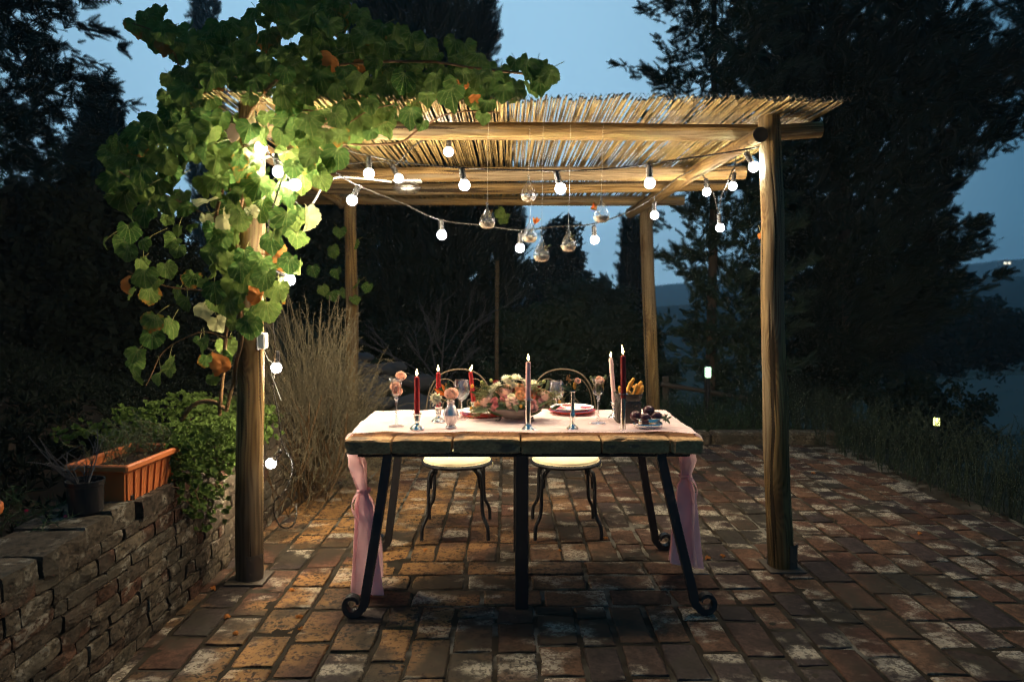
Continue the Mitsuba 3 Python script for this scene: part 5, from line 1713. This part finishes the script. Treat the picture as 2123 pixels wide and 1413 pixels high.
pr_ = random.Random(31)
nrng = np.random.default_rng(12)
NEEDLE_V = np.array([[-.5, 0, 0], [.5, 0, 0], [0, 0, 1.0]])
NEEDLE_F = np.array([[0, 1, 2]])


def sprigs(stems, m_stem, m_leaf, parent, nl, wl, density, name='leaves', up=0.6):
    """stems: list of point lists; short narrow leaves all along them"""
    tb, pos, dirs = [], [], []
    for pts, r0 in stems:
        c = path(pts, 10)
        tb.append(tube(c, np.linspace(r0, r0 * .5, 10), 4, False)[:2])
        n = int(density * np.linalg.norm(np.diff(c, axis=0), axis=1).sum()) + 1
        s = nrng.uniform(0.12, 1, n) * 8.99
        i = s.astype(int)
        q = c[i] + (c[i + 1] - c[i]) * (s - i)[:, None]
        t = unit(c[i + 1] - c[i])
        pos.append(q); dirs.append(unit(t * up + nrng.normal(0, .6, (n, 3))))
    pos, dirs = np.vstack(pos), np.vstack(dirs)
    R_ = frames_for(dirs, nrng.uniform(0, 6.28, len(pos)))
    part(parent, 'stems', join(tb), m_stem, kind='stuff')
    sc = nrng.uniform(.6, 1.2, len(pos)) * nl
    part(parent, name, scatter(NEEDLE_V * [wl, wl, 1], NEEDLE_F, pos, R_, sc), m_leaf, kind='stuff')


k = thing('rosemary_plant', 'grey green herb with upright stems growing in the terracotta coloured planter', 'plant')
ss = []
for i in range(34):
    b = pl(pr_.uniform(0, U1), pr_.uniform(0.02, PW - .02), PH - .02)
    h = pr_.uniform(.08, .20)
    ss.append(([b, b + [pr_.gauss(0, .03), pr_.gauss(0, .03), h * .6], b + [pr_.gauss(0, .06), pr_.gauss(0, .06), h]], .002))
sprigs(ss, 'dry_stem_dark', 'leaf_sage', k, .022, .12, 420)

k = thing('black_pot', 'black plastic nursery pot standing on the low wall', 'pot')
pp = np.array([-1.585, 2.70, 0.585])
part(k, 'body', lathe([(.0005, 0), (.048, 0), (.062, .120), (.066, .120), (.067, .138), (.063, .138), (.058, .02)], 40, pp), 'black_plastic', smooth=35)
part(k, 'soil', lathe([(.0005, .118), (.062, .115)], 24, pp), 'soil')
k = thing('twiggy_plant', 'bare forked twigs growing in the black nursery pot', 'plant')
tw = []
for i in range(13):
    a = pr_.uniform(0, 6.28); b = pp + [0.02 * math.cos(a), .02 * math.sin(a), .11]
    L = pr_.uniform(.12, .24)
    e = b + np.array([math.cos(a) * .6 + pr_.gauss(0, .2), math.sin(a) * .6, .9]) * L
    mid = (b + e) / 2 + [pr_.gauss(0, .015), pr_.gauss(0, .015), 0]
    tw.append(tube(path([b, mid, e], 8), np.linspace(.0026, .0012, 8), 5)[:2])
    for _ in range(2):
        d = unit(e - mid + np.array([pr_.gauss(0, .1), pr_.gauss(0, .1), pr_.gauss(0, .05)])) * L * .5
        tw.append(tube(path([mid, mid + d * .5 + [0, 0, .006], mid + d], 6), np.linspace(.0018, .0009, 6), 4)[:2])
part(k, 'twig', join(tw), 'dead_twig', smooth=True)
k = thing('terracotta_pot', 'terracotta pot with a thick rim cut by the frame edge', 'pot')
pq = np.array([-1.852, 2.46, 0.50])
part(k, 'body', lathe([(.0005, 0), (.065, 0), (.088, .155), (.10, .157), (.104, .168), (.104, .185), (.098, .192), (.088, .19), (.08, .05)], 44, pq), 'terracotta_plastic', smooth=35)
part(k, 'soil', lathe([(.0005, .165), (.086, .162)], 24, pq), 'soil')
k = thing('pot_plant', 'dark leafy plant growing in the terracotta pot', 'plant')
for i in range(16):
    a = pr_.uniform(0, 6.28)
    part(k, 'leaf', blade(pq + [0, 0, .17], (math.cos(a) * .5, math.sin(a) * .5, pr_.uniform(.6, 1.2)), pr_.uniform(.10, .18), .012, .3), 'leaf_deep', smooth=True)
k = thing('carnation_tuft', 'tuft of narrow leaves with two hot pink blooms behind the black pot', 'plant')
ss = []
for i in range(60):
    b = np.array([pr_.uniform(-2.2, -1.62), pr_.uniform(2.45, 2.9), .52])
    h = pr_.uniform(.05, .15)
    ss.append(([b, b + [pr_.gauss(0, .03), pr_.gauss(0, .03), h * .7], b + [pr_.gauss(0, .06), pr_.gauss(0, .06), h]], .0018))
sprigs(ss, 'leaf_deep', 'leaf_deep', k, .035, .09, 150)
for a, b, Z in ((136, 1070, 2.62), (55, 1058, 2.6)):
    part(k, 'bloom', dahlia(P(a, b, Z), (.2, -.8, .5), .009, 20), 'hot_pink')

# ------------------------------------------------------------------ low shrub with round leaves, and the tall dry shrub
k = thing('round_leaved_shrub', 'low shrub with rosettes of small round green leaves spilling over the low wall', 'shrub')
n = 2100
u = nrng.uniform(0, 1, n)
pos = np.zeros((n, 3))
pos[:, 1] = nrng.uniform(3.2, 4.9, n)
pos[:, 0] = -1.58 - np.abs(nrng.normal(0, .25, n)) + .07
top = 0.63 + .15 * np.exp(-((pos[:, 0] + 1.95) / .35) ** 2) + .10 * meshkit.fbm(np.stack([pos[:, 0] * 5, pos[:, 1] * 5, pos[:, 0] * 0], 1), 2, 4) - .10 * np.clip(pos[:, 1] - 4.2, 0, 1)
pos[:, 2] = top - np.abs(nrng.normal(0, .05, n))
spill = nrng.random(n) < 0.36
ns = spill.sum()
pos[spill, 1] = 3.15 + nrng.random(ns) ** 1.3 * 1.2
pos[spill, 0] = -1.50 + np.abs(nrng.normal(0.05, .045, ns))
pos[spill, 2] = .76 - nrng.random(ns) ** 1.4 * (.20 + .28 * np.exp(-((pos[spill, 1] - 3.42) / .22) ** 2))
# a rosette: 7 round leaves
lv, lf = [], []
a8 = np.linspace(0, 2 * PI, 7, endpoint=False)
ms = []
for i in range(7):
    a = i * 2 * PI / 5 + (.6 if i > 4 else 0)
    el = .5 if i < 5 else 1.1
    ring = np.stack([.5 * np.cos(a8) * .8, .55 + .48 * np.sin(a8), .10 * np.cos(a8) ** 2], 1)
    v = np.vstack([[[0, .5, -.04]], ring])
    f = np.array([[0, 1 + j, 1 + (j + 1) % 7] for j in range(7)])
    ms.append((v @ rotm(el, 0, 0).T @ rotm(0, 0, a).T, f))
rv, rf = join(ms)
dirs = unit(np.stack([nrng.normal(.5, .5, n), nrng.normal(-.35, .5, n), nrng.normal(.8, .4, n)], 1))
sc = nrng.uniform(.013, .026, n)
part(k, 'leaves', scatter(rv, rf, pos, frames_for(dirs, nrng.uniform(0, 6.28, n)), sc), 'ground_leaf', kind='stuff')
tw = []
for i in range(90):
    j = nrng.integers(n)
    b = np.array([pos[j, 0] - .15 * nrng.random() - .03, pos[j, 1] + nrng.normal(0, .1), .52])
    tw.append(tube(path([b, (b + pos[j]) / 2 + [0, 0, .05], pos[j]], 7), .0022, 4, False)[:2])
part(k, 'twigs', join(tw), 'vine_bark', kind='stuff')
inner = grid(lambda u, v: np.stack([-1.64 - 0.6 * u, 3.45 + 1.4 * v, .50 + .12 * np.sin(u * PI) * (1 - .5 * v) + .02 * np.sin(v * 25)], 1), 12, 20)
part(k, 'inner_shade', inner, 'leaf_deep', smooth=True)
k = thing('woody_stem_shrub', 'old woody stem arching behind the round leaved shrub', 'plant')
part(k, 'stem', tube(path([P(470, 850, 3.75), P(440, 832, 3.8), P(400, 840, 3.85), P(370, 880, 3.9)], 16), .011, 8, True, 3, .3)[:2], 'vine_bark', smooth=True)

k = thing('bed_undergrowth', 'dark low herbs covering the raised bed behind the planter and pots', 'herbs')
n = 4200
pos = np.stack([nrng.uniform(-4.6, -1.66, n), nrng.uniform(1.9, 6.0, n), np.zeros(n)], 1)
hum = meshkit.fbm(np.stack([pos[:, 0] * 2.2, pos[:, 1] * 2.2, pos[:, 0] * 0], 1), 3, 6)
keep = ~((pos[:, 0] > -2.0) & (pos[:, 1] < 3.1) & (nrng.random(n) < .75))
pos[:, 2] = np.maximum(bed_z(pos[:, 0], pos[:, 1]), ground_z(pos[:, 0], pos[:, 1])) + .26 * nrng.random(n) * hum * np.clip((-1.5 - pos[:, 0]) * 2.2, .25, 1.6)
pos = pos[keep]
lv_ = np.array([[0, 0, 0], [-.16, .45, .06], [0, 1, -.1], [.16, .45, .06]])
lf_ = np.array([[0, 1, 2], [0, 2, 3]])
tuft_ = join([(lv_ @ rotm(el, 0, 0).T @ rotm(0, 0, a).T, lf_) for el, a in ((.4, 0), (.9, 1.3), (.5, 2.4), (.8, 3.7), (.3, 4.4), (1.2, 5.3), (1.3, .6))])
part(k, 'leaves', scatter(tuft_[0], tuft_[1], pos, frames_for(unit(np.stack([nrng.normal(0, .35, len(pos)), nrng.normal(-.1, .35, len(pos)), np.ones(len(pos))], 1)), nrng.uniform(0, 6.28, len(pos))), nrng.uniform(.03, .08, len(pos))), 'thicket_dark', kind='stuff')

k = thing('dry_shrub', 'full dry grey brown shrub of fine soft stems behind the vine clad post', 'shrub')
ss = []
for i in range(1500):
    az, el = pr_.uniform(-PI, PI), math.asin(pr_.random() ** .8)
    t = pr_.uniform(.45, 1.0) ** .6
    lump = 1 + .22 * math.sin(az * 3 + el * 4) + .12 * math.sin(az * 7 - el * 6)
    q = np.array([-1.34 + .47 * lump * t * math.cos(az) * math.cos(el) ** .7, 5.0 + .36 * lump * t * math.sin(az) * math.cos(el) ** .7, .12 + 1.02 * lump * t * math.sin(el)])
    o = unit(np.array([math.cos(az) * math.cos(el), math.sin(az) * math.cos(el), .30 + math.sin(el)]))
    L = pr_.uniform(.12, .32)
    L *= .7 if math.cos(az) > .3 else 1
    d = o * L + np.array([pr_.gauss(0, .04), pr_.gauss(0, .04), 0])
    if q[2] < .55 and pr_.random() < .6:
        d[2] = -abs(d[2]) * pr_.uniform(-.3, .8)
    ss.append(([q - d * .45 - [0, 0, .05], q, q + d * .5 + [0, 0, .02], q + d + [0, 0, pr_.uniform(-.05, .02)]], .0014))
sprigs(ss, 'dry_stem', 'dry_stem', k, .022, .085, 170, 'twiglets', .7)
tw = []
for i in range(60):
    b = np.array([-1.40 + pr_.gauss(0, .12), 4.98 + pr_.gauss(0, .2), .02])
    e = b + [pr_.gauss(0, .2), pr_.gauss(0, .2), pr_.uniform(.3, .8)]
    tw.append(tube(path([b, (b + e) / 2 + [pr_.gauss(0, .06), 0, 0], e], 7), .004, 4, False)[:2])
part(k, 'old_wood', join(tw), 'dry_stem_dark', kind='stuff')

# rosemary hedge along the open side
k = thing('rosemary_hedge', 'dark upright rosemary hedge along the open side of the terrace', 'hedge')
ss = []
for i in range(900):
    y = pr_.uniform(3.3, 9.0)
    b = np.array([right_edge(y) + .02 + abs(pr_.gauss(0, .38)), y, -.06])
    h = pr_.uniform(.30, .62)
    ss.append(([b, b + [pr_.gauss(0, .05), pr_.gauss(0, .05), h * .6], b + [pr_.gauss(0, .09), pr_.gauss(0, .09), h]], .003))
sprigs(ss, 'rosemary', 'rosemary', k, .034, .13, 80)
k = thing('lavender_bed', 'bed of low grey green lavender beyond the stone kerb', 'plants')
ss = []
for i in range(420):
    y = pr_.uniform(7.3, 9.5)
    b = np.array([pr_.uniform(1.2, 3.2), y, -.15])
    h = pr_.uniform(.2, .42)
    ss.append(([b, b + [pr_.gauss(0, .05), pr_.gauss(0, .05), h * .6], b + [pr_.gauss(0, .12), pr_.gauss(0, .1), h]], .003))
sprigs(ss, 'bush_green', 'bush_green', k, .04, .12, 60)

# ------------------------------------------------------------------ trees


def spray_template(kind):
    ms = []
    if kind == 'conifer':          # a flat feathery spray that points along z
        for i in range(7):
            z = i / 6 * .75
            for s in (-1, 1):
                L = .42 * (1 - .65 * i / 6)
                w = .066
                e = np.array([s * L * .8, .05 * s, z + L * .75])
                ms.append((np.array([[0, 0, z - w], [0, 0, z + w], e]), np.array([[0, 1, 2]])))
        ms.append((np.array([[-.02, 0, 0], [.02, 0, 0], [0, 0, 1.0]]), np.array([[0, 1, 2]])))
    else:                          # a clump of broad leaves
        q = random.Random(5)
        for i in range(9):
            d = unit(np.array([q.gauss(0, 1), q.gauss(0, 1), q.gauss(.4, .8)]))
            s = unit(np.cross(d, [q.gauss(0, 1), 1, q.gauss(0, 1)]))
            o = np.array([q.gauss(0, .22), q.gauss(0, .22), q.gauss(.3, .22)])
            ms.append((np.array([o, o + d * .22 + s * .11, o + d * .45, o + d * .22 - s * .11]), np.array([[0, 1, 2], [0, 2, 3]])))
    return join(ms)


CON, BRO = spray_template('conifer'), spray_template('broad')


def tree(name, label, cat, Z, prof, m, size, n, depth=None, kind='conifer', clumps=0, csize=60, up=(0, 0, 1), core=0.75, trunk=None, hang=0.0, group=None, seed=1, jag=0.0, holes=0.0, m_trunk='tree_bark'):
    """prof: rows (photo y, left x, right x) of the crown at distance Z, turned into a crown with an elliptical section; clumps gather the sprays into plumes"""
    q = np.random.default_rng(seed)
    k = thing(name, label, cat, group)
    prof = np.array(prof, float)
    ys = prof[:, 0]
    W = prof[:, 2] - prof[:, 1]
    dens = np.interp(np.linspace(ys[0], ys[-1], 400), ys, np.maximum(W, 1))
    cum = np.concatenate([[0], np.cumsum(dens)]); cum /= cum[-1]

    def sample(nn, edge):
        y = np.interp(q.random(nn), cum, np.linspace(ys[0], ys[-1], 401))
        l, r_ = np.interp(y, ys, prof[:, 1]), np.interp(y, ys, prof[:, 2])
        if jag:
            l = l + (meshkit.fbm(np.stack([y / 38, y * 0 + seed, y * 0], -1), 3, seed) - .5) * jag
            r_ = r_ + (meshkit.fbm(np.stack([y / 38, y * 0 + seed + 40, y * 0], -1), 3, seed) - .5) * jag
        a = q.uniform(0, 2 * PI, nn)
        rad = np.sqrt(q.uniform(edge, 1, nn))
        return y, (l + r_) / 2, np.maximum((r_ - l) / 2, 1), rad * np.cos(a), rad * np.sin(a)

    def place(y, mid, hw, cx, cy):
        x = mid + hw * cx
        dz = (depth if depth else 1.0) * hw * Z / FPX * cy
        # the point at the true depth of its place in the crown, at the height and side it has at the axis
        d0 = np.stack([P(a, b, Z) for a, b in zip(x, y)])
        d0[:, 1] += dz
        return d0

    if clumps:
        y, mid, hw, cx, cy = sample(clumps, 0.15)
        cc = place(y, mid, hw, cx, cy)
        axis = place(y, mid, hw * 0, cx, cy)
        out = unit(unit(cc - axis) + np.asarray(up) * 0.8)
        R_ = q.uniform(.6, 1.4, clumps) * csize * Z / FPX
        idx = q.integers(0, clumps, n)
        t = q.random(n) ** .8
        pos = cc[idx] + out[idx] * (R_[idx] * (t - .35) * 1.7)[:, None] + q.normal(0, 1, (n, 3)) * (R_[idx] * .26 * (1.1 - t))[:, None]
        dirs = unit(out[idx] + q.normal(0, .45, (n, 3)) - [0, 0, hang])
    else:
        y, mid, hw, cx, cy = sample(n, 0.45)
        pos = place(y, mid, hw, cx, cy)
        axis = place(y, mid, hw * 0, cx, cy)
        dirs = unit(unit(pos - axis) * .5 + np.asarray(up) + q.normal(0, .35, (n, 3)) - [0, 0, hang])
    if holes:
        keep = meshkit.fbm(pos / (holes * Z / FPX), 2, seed + 3) > .40
        pos, dirs = pos[keep], dirs[keep]
    tv, tf = CON if kind == 'conifer' else BRO
    sc = q.uniform(.6, 1.3, len(pos)) * size * Z / FPX
    part(k, 'crown', scatter(tv, tf, pos, frames_for(dirs, q.uniform(0, 6.28, len(pos))), sc), m)
    if core:
        nc = n // 3
        y, mid, hw, cx, cy = sample(nc, 0.0)
        pos = place(y, mid, hw * core, cx, cy)
        if holes:
            pos = pos[meshkit.fbm(pos / (holes * Z / FPX), 2, seed + 3) > .45]
        dirs = unit(q.normal(0, .6, (len(pos), 3)) + np.asarray(up))
        part(k, 'inner_boughs', scatter(tv, tf, pos, frames_for(dirs, q.uniform(0, 6.28, len(pos))), q.uniform(1.2, 2.0, len(pos)) * size * Z / FPX), m)
    if trunk:
        c = path([P(*t[:2], Z) for t in trunk], 20)
        part(k, 'trunk', tube(c, np.linspace(trunk[0][2], trunk[-1][2], 20) * Z / FPX, 10, True, seed, .15)[:2], m_trunk, smooth=True)
    return k


# behind the table, from one side to the other
tree('tall_conifer', 'tall dark conifer with ragged level boughs towering behind the raised bed', 'tree', 10.0,
     [(-420, -120, 60), (-150, -240, 190), (0, -300, 235), (60, -320, 205), (110, -330, 180), (150, -330, 235), (190, -340, 190), (250, -340, 205), (310, -350, 215), (380, -340, 190), (430, -340, 200), (560, -330, 140)],
     'conifer_dark', 30, 9000, 0.8, 'conifer', 170, 62, (0.35, 0, -.12), .75, [(-60, 900, 22), (-60, 300, 16), (-30, -350, 5)], seed=3, holes=46)
tree('pointed_cypress', 'narrow dark cypress peeping out between the tall conifer and the vine', 'tree', 15.0,
     [(175, 200, 208), (230, 175, 240), (300, 160, 268), (380, 150, 285), (460, 145, 295), (600, 150, 290), (760, 160, 280)], 'conifer_dark', 30, 3200, 1, 'conifer', 0, 60, seed=4, jag=22, trunk=[(220, 800, 6), (215, 300, 3)])
tree('slim_cypress', 'slim far cypress whose tip rises above the vine', 'tree', 34.0,
     [(-60, 424, 430), (0, 407, 447), (60, 403, 452), (160, 400, 456), (420, 402, 458), (640, 406, 452)], 'conifer_dark', 24, 1300, 1, 'conifer', 0, 60, seed=5, jag=8, trunk=[(428, 660, 4), (428, 0, 2)])
tree('broad_cypress', 'massive dark cypress filling the view behind the vine and the left of the pergola', 'tree', 17.0,
     [(-330, 850, 900), (-160, 790, 980), (0, 740, 1020), (60, 730, 1034), (130, 722, 1030), (250, 716, 1052), (420, 706, 1082), (560, 700, 1092), (700, 700, 1086), (790, 720, 1070)],
     'conifer_dark', 30, 11000, 1, 'conifer', 0, 60, core=.85, seed=6, jag=16, trunk=[(890, 840, 20), (890, 200, 12)])
labels['broad_cypress']['label'] = 'massive dark cypress filling the view behind the vine and the string lights'
tree('holm_oak', 'round dark tree standing low behind the rear vine clad corner', 'tree', 13.0,
     [(330, 560, 640), (380, 520, 690), (470, 480, 730), (560, 470, 760), (680, 480, 770), (800, 500, 740)], 'conifer_dark', 30, 3800, .8, 'broad', 60, 55, seed=7, trunk=[(610, 840, 9), (610, 480, 6)])
tree('stone_pine', 'small dark pine with open crown against the pale sky under the pergola', 'tree', 26.0,
     [(466, 1166, 1178), (490, 1146, 1198), (520, 1128, 1206), (545, 1122, 1192), (570, 1098, 1204), (600, 1104, 1210), (640, 1112, 1196), (690, 1108, 1200)], 'conifer_dark', 22, 1500, .9, 'broad', 46, 17, (0, 0, .5), .6, [(1162, 720, 5), (1168, 490, 2)], seed=8, holes=14)
tree('pencil_cypress', 'pencil shaped dark cypress beside the rear post', 'tree', 24.0,
     [(462, 1304, 1312), (480, 1296, 1322), (510, 1293, 1328), (560, 1292, 1331), (620, 1289, 1333), (680, 1290, 1334), (740, 1294, 1330)], 'conifer_dark', 22, 2200, 1, 'conifer', 0, 60, core=.85, seed=9, jag=8, trunk=[(1311, 770, 5), (1310, 500, 3)])
tree('young_cypress', 'small spire shaped cypress in the gap under the pergola', 'tree', 30.0,
     [(575, 1251, 1253), (600, 1245, 1257), (630, 1242, 1260), (670, 1240, 1262)], 'conifer_dark', 14, 700, 1, 'conifer', 0, 60, seed=10, trunk=[(1251, 690, 3), (1251, 600, 1)])
for i, (lab, Z, prof, m, sd) in enumerate((
        ('low olive green bush under the small pine', 12.5, [(660, 1100, 1200), (690, 1060, 1260), (730, 1040, 1290), (800, 1030, 1300), (850, 1040, 1290)], 'bush_green', 21),
        ('dark bush at the foot of the pencil cypress', 13.5, [(665, 1255, 1300), (700, 1230, 1340), (760, 1220, 1370), (830, 1225, 1370)], 'bush_green', 22),
        ('pale blue green bush in the distance behind the small spire cypress', 20.0, [(612, 1190, 1235), (632, 1165, 1262), (665, 1150, 1285), (720, 1150, 1290)], 'bush_green', 23),
        ('dark low bush behind the bare branches', 14.0, [(700, 760, 880), (730, 740, 960), (780, 730, 1050), (830, 740, 1050)], 'conifer_dark', 24))):
    tree('bush', lab, 'bush', Z, prof, m, 26, 2400, .8, 'broad', 70, 34, core=.8, seed=sd)
# the feathery conifers behind the open corner
tree('feathery_juniper', 'feathery conifer with sky showing through it behind the rear post', 'tree', 10.0,
     [(-380, 1430, 1530), (-150, 1370, 1600), (0, 1345, 1640), (60, 1340, 1650), (110, 1322, 1660), (160, 1305, 1660), (200, 1292, 1660), (230, 1325, 1660), (300, 1350, 1650), (420, 1362, 1640), (560, 1366, 1640), (700, 1385, 1640), (800, 1410, 1640), (850, 1450, 1620)],
     'conifer_mid', 22, 8600, .8, 'conifer', 210, 44, (0, 0, .5), 0.62, [(1470, 880, 12), (1480, 400, 9), (1480, -200, 4)], seed=12, holes=46)
tree('great_cypress', 'great dark spreading cypress with upswept plumes along its outer edge', 'tree', 12.5,
     [(-520, 1640, 1800), (-250, 1580, 1940), (-60, 1560, 1985), (30, 1550, 2000), (100, 1545, 2045), (200, 1545, 2095), (280, 1550, 2112), (330, 1550, 2090), (380, 1555, 2020), (430, 1560, 1955), (470, 1560, 1975), (520, 1560, 2020), (570, 1560, 1990), (640, 1565, 1965), (700, 1570, 1890), (770, 1580, 1830), (850, 1600, 1750)],
     'conifer_dark', 24, 26000, .75, 'conifer', 420, 62, (.45, 0, .75), .85, [(1740, 900, 26), (1740, 300, 18), (1720, -300, 8)], seed=13)
tree('side_cypress', 'young cypress whose plumes break the sky at the frame edge beyond the great cypress', 'tree', 15.0,
     [(-60, 2100, 2150), (10, 2080, 2200), (80, 2060, 2260), (160, 2070, 2300), (260, 2090, 2320), (340, 2120, 2330)], 'conifer_dark', 26, 1700, .8, 'conifer', 40, 60, (-.1, 0, .9), .6, [(2220, 900, 14), (2220, 100, 8)], seed=14)
tree('scrub_oak', 'low dark scrubby tree spreading before the pale clearing', 'tree', 11.0,
     [(800, 1840, 1960), (830, 1800, 2000), (860, 1790, 2020), (900, 1780, 2040), (960, 1790, 2040)], 'conifer_dark', 26, 1300, .8, 'broad', 60, 34, core=.5, seed=15, holes=30, trunk=[(1900, 1000, 5), (1900, 880, 3)])
tree('hillside_thicket', 'dark thicket covering the hillside behind the raised bed', 'thicket', 6.6,
     [(420, -300, 330), (500, -320, 390), (600, -320, 440), (700, -320, 470), (800, -320, 480), (880, -320, 470)], 'thicket_dark', 30, 9000, .30, 'broad', 200, 60, core=.9, seed=16)
tree('valley_trees', 'dark trees on the slope under the great cypress', 'thicket', 30.0,
     [(640, 1780, 2060), (680, 1760, 2160), (740, 1740, 2200), (790, 1740, 1900)], 'conifer_dark', 22, 2600, .6, 'broad', 90, 30, core=.9, seed=17)

# warm lit withered leaves among the conifers
k = thing('dead_bush', 'bare pale branching bush in the dark behind the chairs', 'bush')
tw = []


def branch(a, d, L, r0, lev):
    e = a + d * L
    mid = (a + e) / 2 + np.array([pr_.gauss(0, .04), pr_.gauss(0, .04), pr_.gauss(0, .02)]) * L
    tw.append(tube(path([a, mid, e], 8), np.linspace(r0, r0 * .6, 8), 5, False)[:2])
    if lev:
        for _ in range(3):
            s = pr_.uniform(.35, 1)
            branch(a + (e - a) * s, unit(d + np.array([pr_.gauss(0, .42), pr_.gauss(0, .3), pr_.gauss(.1, .25)])), L * pr_.uniform(.4, .65), r0 * .6, lev - 1)


for d in ((-.55, 0, .8), (.1, 0, 1), (-.2, .2, .9), (.4, -.1, .8), (-.9, .1, .5), (.6, .2, .6)):
    branch(P(915, 800, 9.5), unit(d), pr_.uniform(.7, 1.15), .012, 3)
part(k, 'branch', join(tw), 'dead_twig', smooth=True)
k = thing('wooden_stake', 'thin wooden stake standing in front of the broad dark cypress', 'stake')
put(k, tube(path([P(1030, 800, 10.5) * [1, 1, 0], P(1030, 700, 10.5), P(1031, 540, 10.5)], 14), .03, 10, True, 4, .1)[:2], 'log_wood', smooth=True)
k = thing('stone_heap', 'low heap of grey stones on the earth mound behind the table', 'stones')
for i in range(14):
    px, py = pr_.uniform(745, 880), pr_.uniform(790, 850)
    c = P(px, py, pr_.uniform(8.2, 9.2)); 
    c[2] = max(ground_z(c[0], c[1]), c[2] - .3) + .03
    m = trimesh.creation.icosphere(2, pr_.uniform(.07, .19)); v = np.array(m.vertices)
    v = v * [1.5, 1, .6]; v = v + (meshkit.fbm(v * 9 + i, 2, 3)[:, None] - .5) * unit(v) * .12
    part(k, 'stone', (v + c, np.array(m.faces)), 'rock', smooth=35)
for i, (a, b, R, lab) in enumerate(((148, 455, .11, 'uppermost pale boulder glimpsed in the dark hillside'), (118, 503, .13, 'broad grey boulder in the dark hillside'), (146, 558, .12, 'lower pale boulder in the dark hillside'), (203, 570, .08, 'small pale boulder in the dark hillside near the vine'))):
    kk = thing('boulder', lab, 'rock')
    m = trimesh.creation.icosphere(3, R); v = np.array(m.vertices) * [1.2, 1, .8]
    v = v + (meshkit.fbm(v * 5 + i * 7, 3, 3)[:, None] - .5) * unit(v) * .22
    put(kk, (v + P(a, b, 7.5), np.array(m.faces)), 'rock', smooth=True)

# ------------------------------------------------------------------ fence, path lights, far house lights
k = thing('rail_fence', 'low rustic fence of two rails and posts below the great cypress', 'fence')
for px, top, bot in ((1470, 800, 880), (1578, 828, 925), (1380, 780, 850)):
    Zp = 9.6
    a, b = P(px, bot, Zp), P(px, top, Zp)
    part(k, 'post', tube(np.array([[a[0], a[1], -.5], (a + b) / 2, b]), .045, 10, True, px, .1)[:2], 'tree_bark', smooth=True)
part(k, 'rail', tube(path([P(1370, 796, 9.55), P(1470, 812, 9.55), P(1605, 838, 9.55)], 14), .032, 10, True, 3, .1)[:2], 'tree_bark', smooth=True)


def path_light(label, px, py, Z, w, h, zb, power):
    k = thing('path_light', label, 'path light')
    c = P(px, py, Z)
    lv = lathe([(.0005, -h / 2), (w * .42, -h / 2), (w * .5, -h * .4), (w * .5, h * .4), (w * .42, h / 2), (.0005, h / 2)], 20, c)
    f2 = fresh(f'{k}__lantern')
    scene[f2] = {**ply(lv, 'mat_china_white', smooth=40), 'emitter': {'type': 'area', 'radiance': {'type': 'rgb', 'value': power}}}
    part(k, 'frame', join([tube(np.array([[c[0] + w * .56 * math.cos(a_), c[1] + w * .56 * math.sin(a_), c[2] + s_ * h / 2] for s_ in (-1, 1)]), w * .045, 5)[:2] for a_ in np.arange(4) * PI / 2 + .6]), 'black_plastic')
    part(k, 'cap', lathe([(.0005, h / 2 + .02), (w * .4, h / 2 + .015), (w * .62, h / 2 + .001), (.0005, h / 2 + .001)], 20, c), 'black_plastic', smooth=40)
    part(k, 'post', tube(np.array([[c[0], c[1], zb], [c[0], c[1], c[2] - h / 2 - .002]]), .022, 12)[:2], 'iron', smooth=True)


path_light('lit path light with a pale green glow on a post beyond the stone kerb', 1468, 771, 8.5, .072, .125, -.3, [1.6, 3.0, 1.7])
path_light('small lit path light glowing low in the rosemary hedge', 1942, 873, 6.6, .055, .075, -.2, [3.0, 3.4, 0.9])
k = thing('far_house', 'far house on the blue hills with its lit windows', 'house')
hc = P(2084, 547, 395.0)
part(k, 'wall', rbox(hc, (7.4, 3, 2.6), .1), 'rock')
part(k, 'roof', prism(Polygon([(-4, 0), (4, 0), (0, 1.1)]), 3.3, hc + [0, 1.65, 1.31], (1, 0, 0), (0, 0, 1), (0, -1, 0)), 'terracotta_plastic')
for dx in (-1.03, 1.15):
    f2 = fresh(f'{k}__window')
    scene[f2] = {**ply(rbox(hc + [dx, -1.55, .4], (1.45, .1, 1.15), .02), 'mat_china_white'), 'emitter': {'type': 'area', 'radiance': {'type': 'rgb', 'value': [2.6, 2.3, 1.6]}}}
# fallen leaves on the terrace
fr2 = random.Random(8)
for i in range(15):
    V, F, uv = fr2.choice(crumpled)
    px, py = fr2.choice([(fr2.uniform(440, 760), fr2.uniform(1040, 1330)), (fr2.uniform(1450, 1950), fr2.uniform(930, 1250)), (fr2.uniform(800, 1400), fr2.uniform(960, 1180))])
    p = G(px, py, .008)
    kk = thing('fallen_leaf', 'small withered leaf lying on the brick terrace', 'leaf', 'withered leaves scattered on the terrace')
    put(kk, ((V - [0, .42, 0]) * fr2.uniform(.018, .036) @ rotm(fr2.uniform(-.3, .3), fr2.uniform(-.3, .3), fr2.uniform(0, 6)).T + p + [0, 0, .006], F), 'leaf_dry', smooth=True, uv=uv)


# ------------------------------------------------------------------ evening haze: one closed box of thin air round everything
HAZE = 0.0012
scene['haze_air'] = {'type': 'homogeneous', 'albedo': {'type': 'rgb', 'value': [0.86, 0.93, 0.99]}, 'sigma_t': {'type': 'rgb', 'value': [HAZE] * 3}, 'phase': {'type': 'hg', 'g': 0.6}}
scene['haze'] = {'type': 'cube', 'to_world': TF().translate([0, 220, 11.5]).scale([700, 270, 27]), 'bsdf': {'type': 'null'}, 'interior': {'type': 'ref', 'id': 'haze_air'}}
labels['haze'] = {'kind': 'stuff'}
scene['camera']['medium'] = {'type': 'ref', 'id': 'haze_air'}
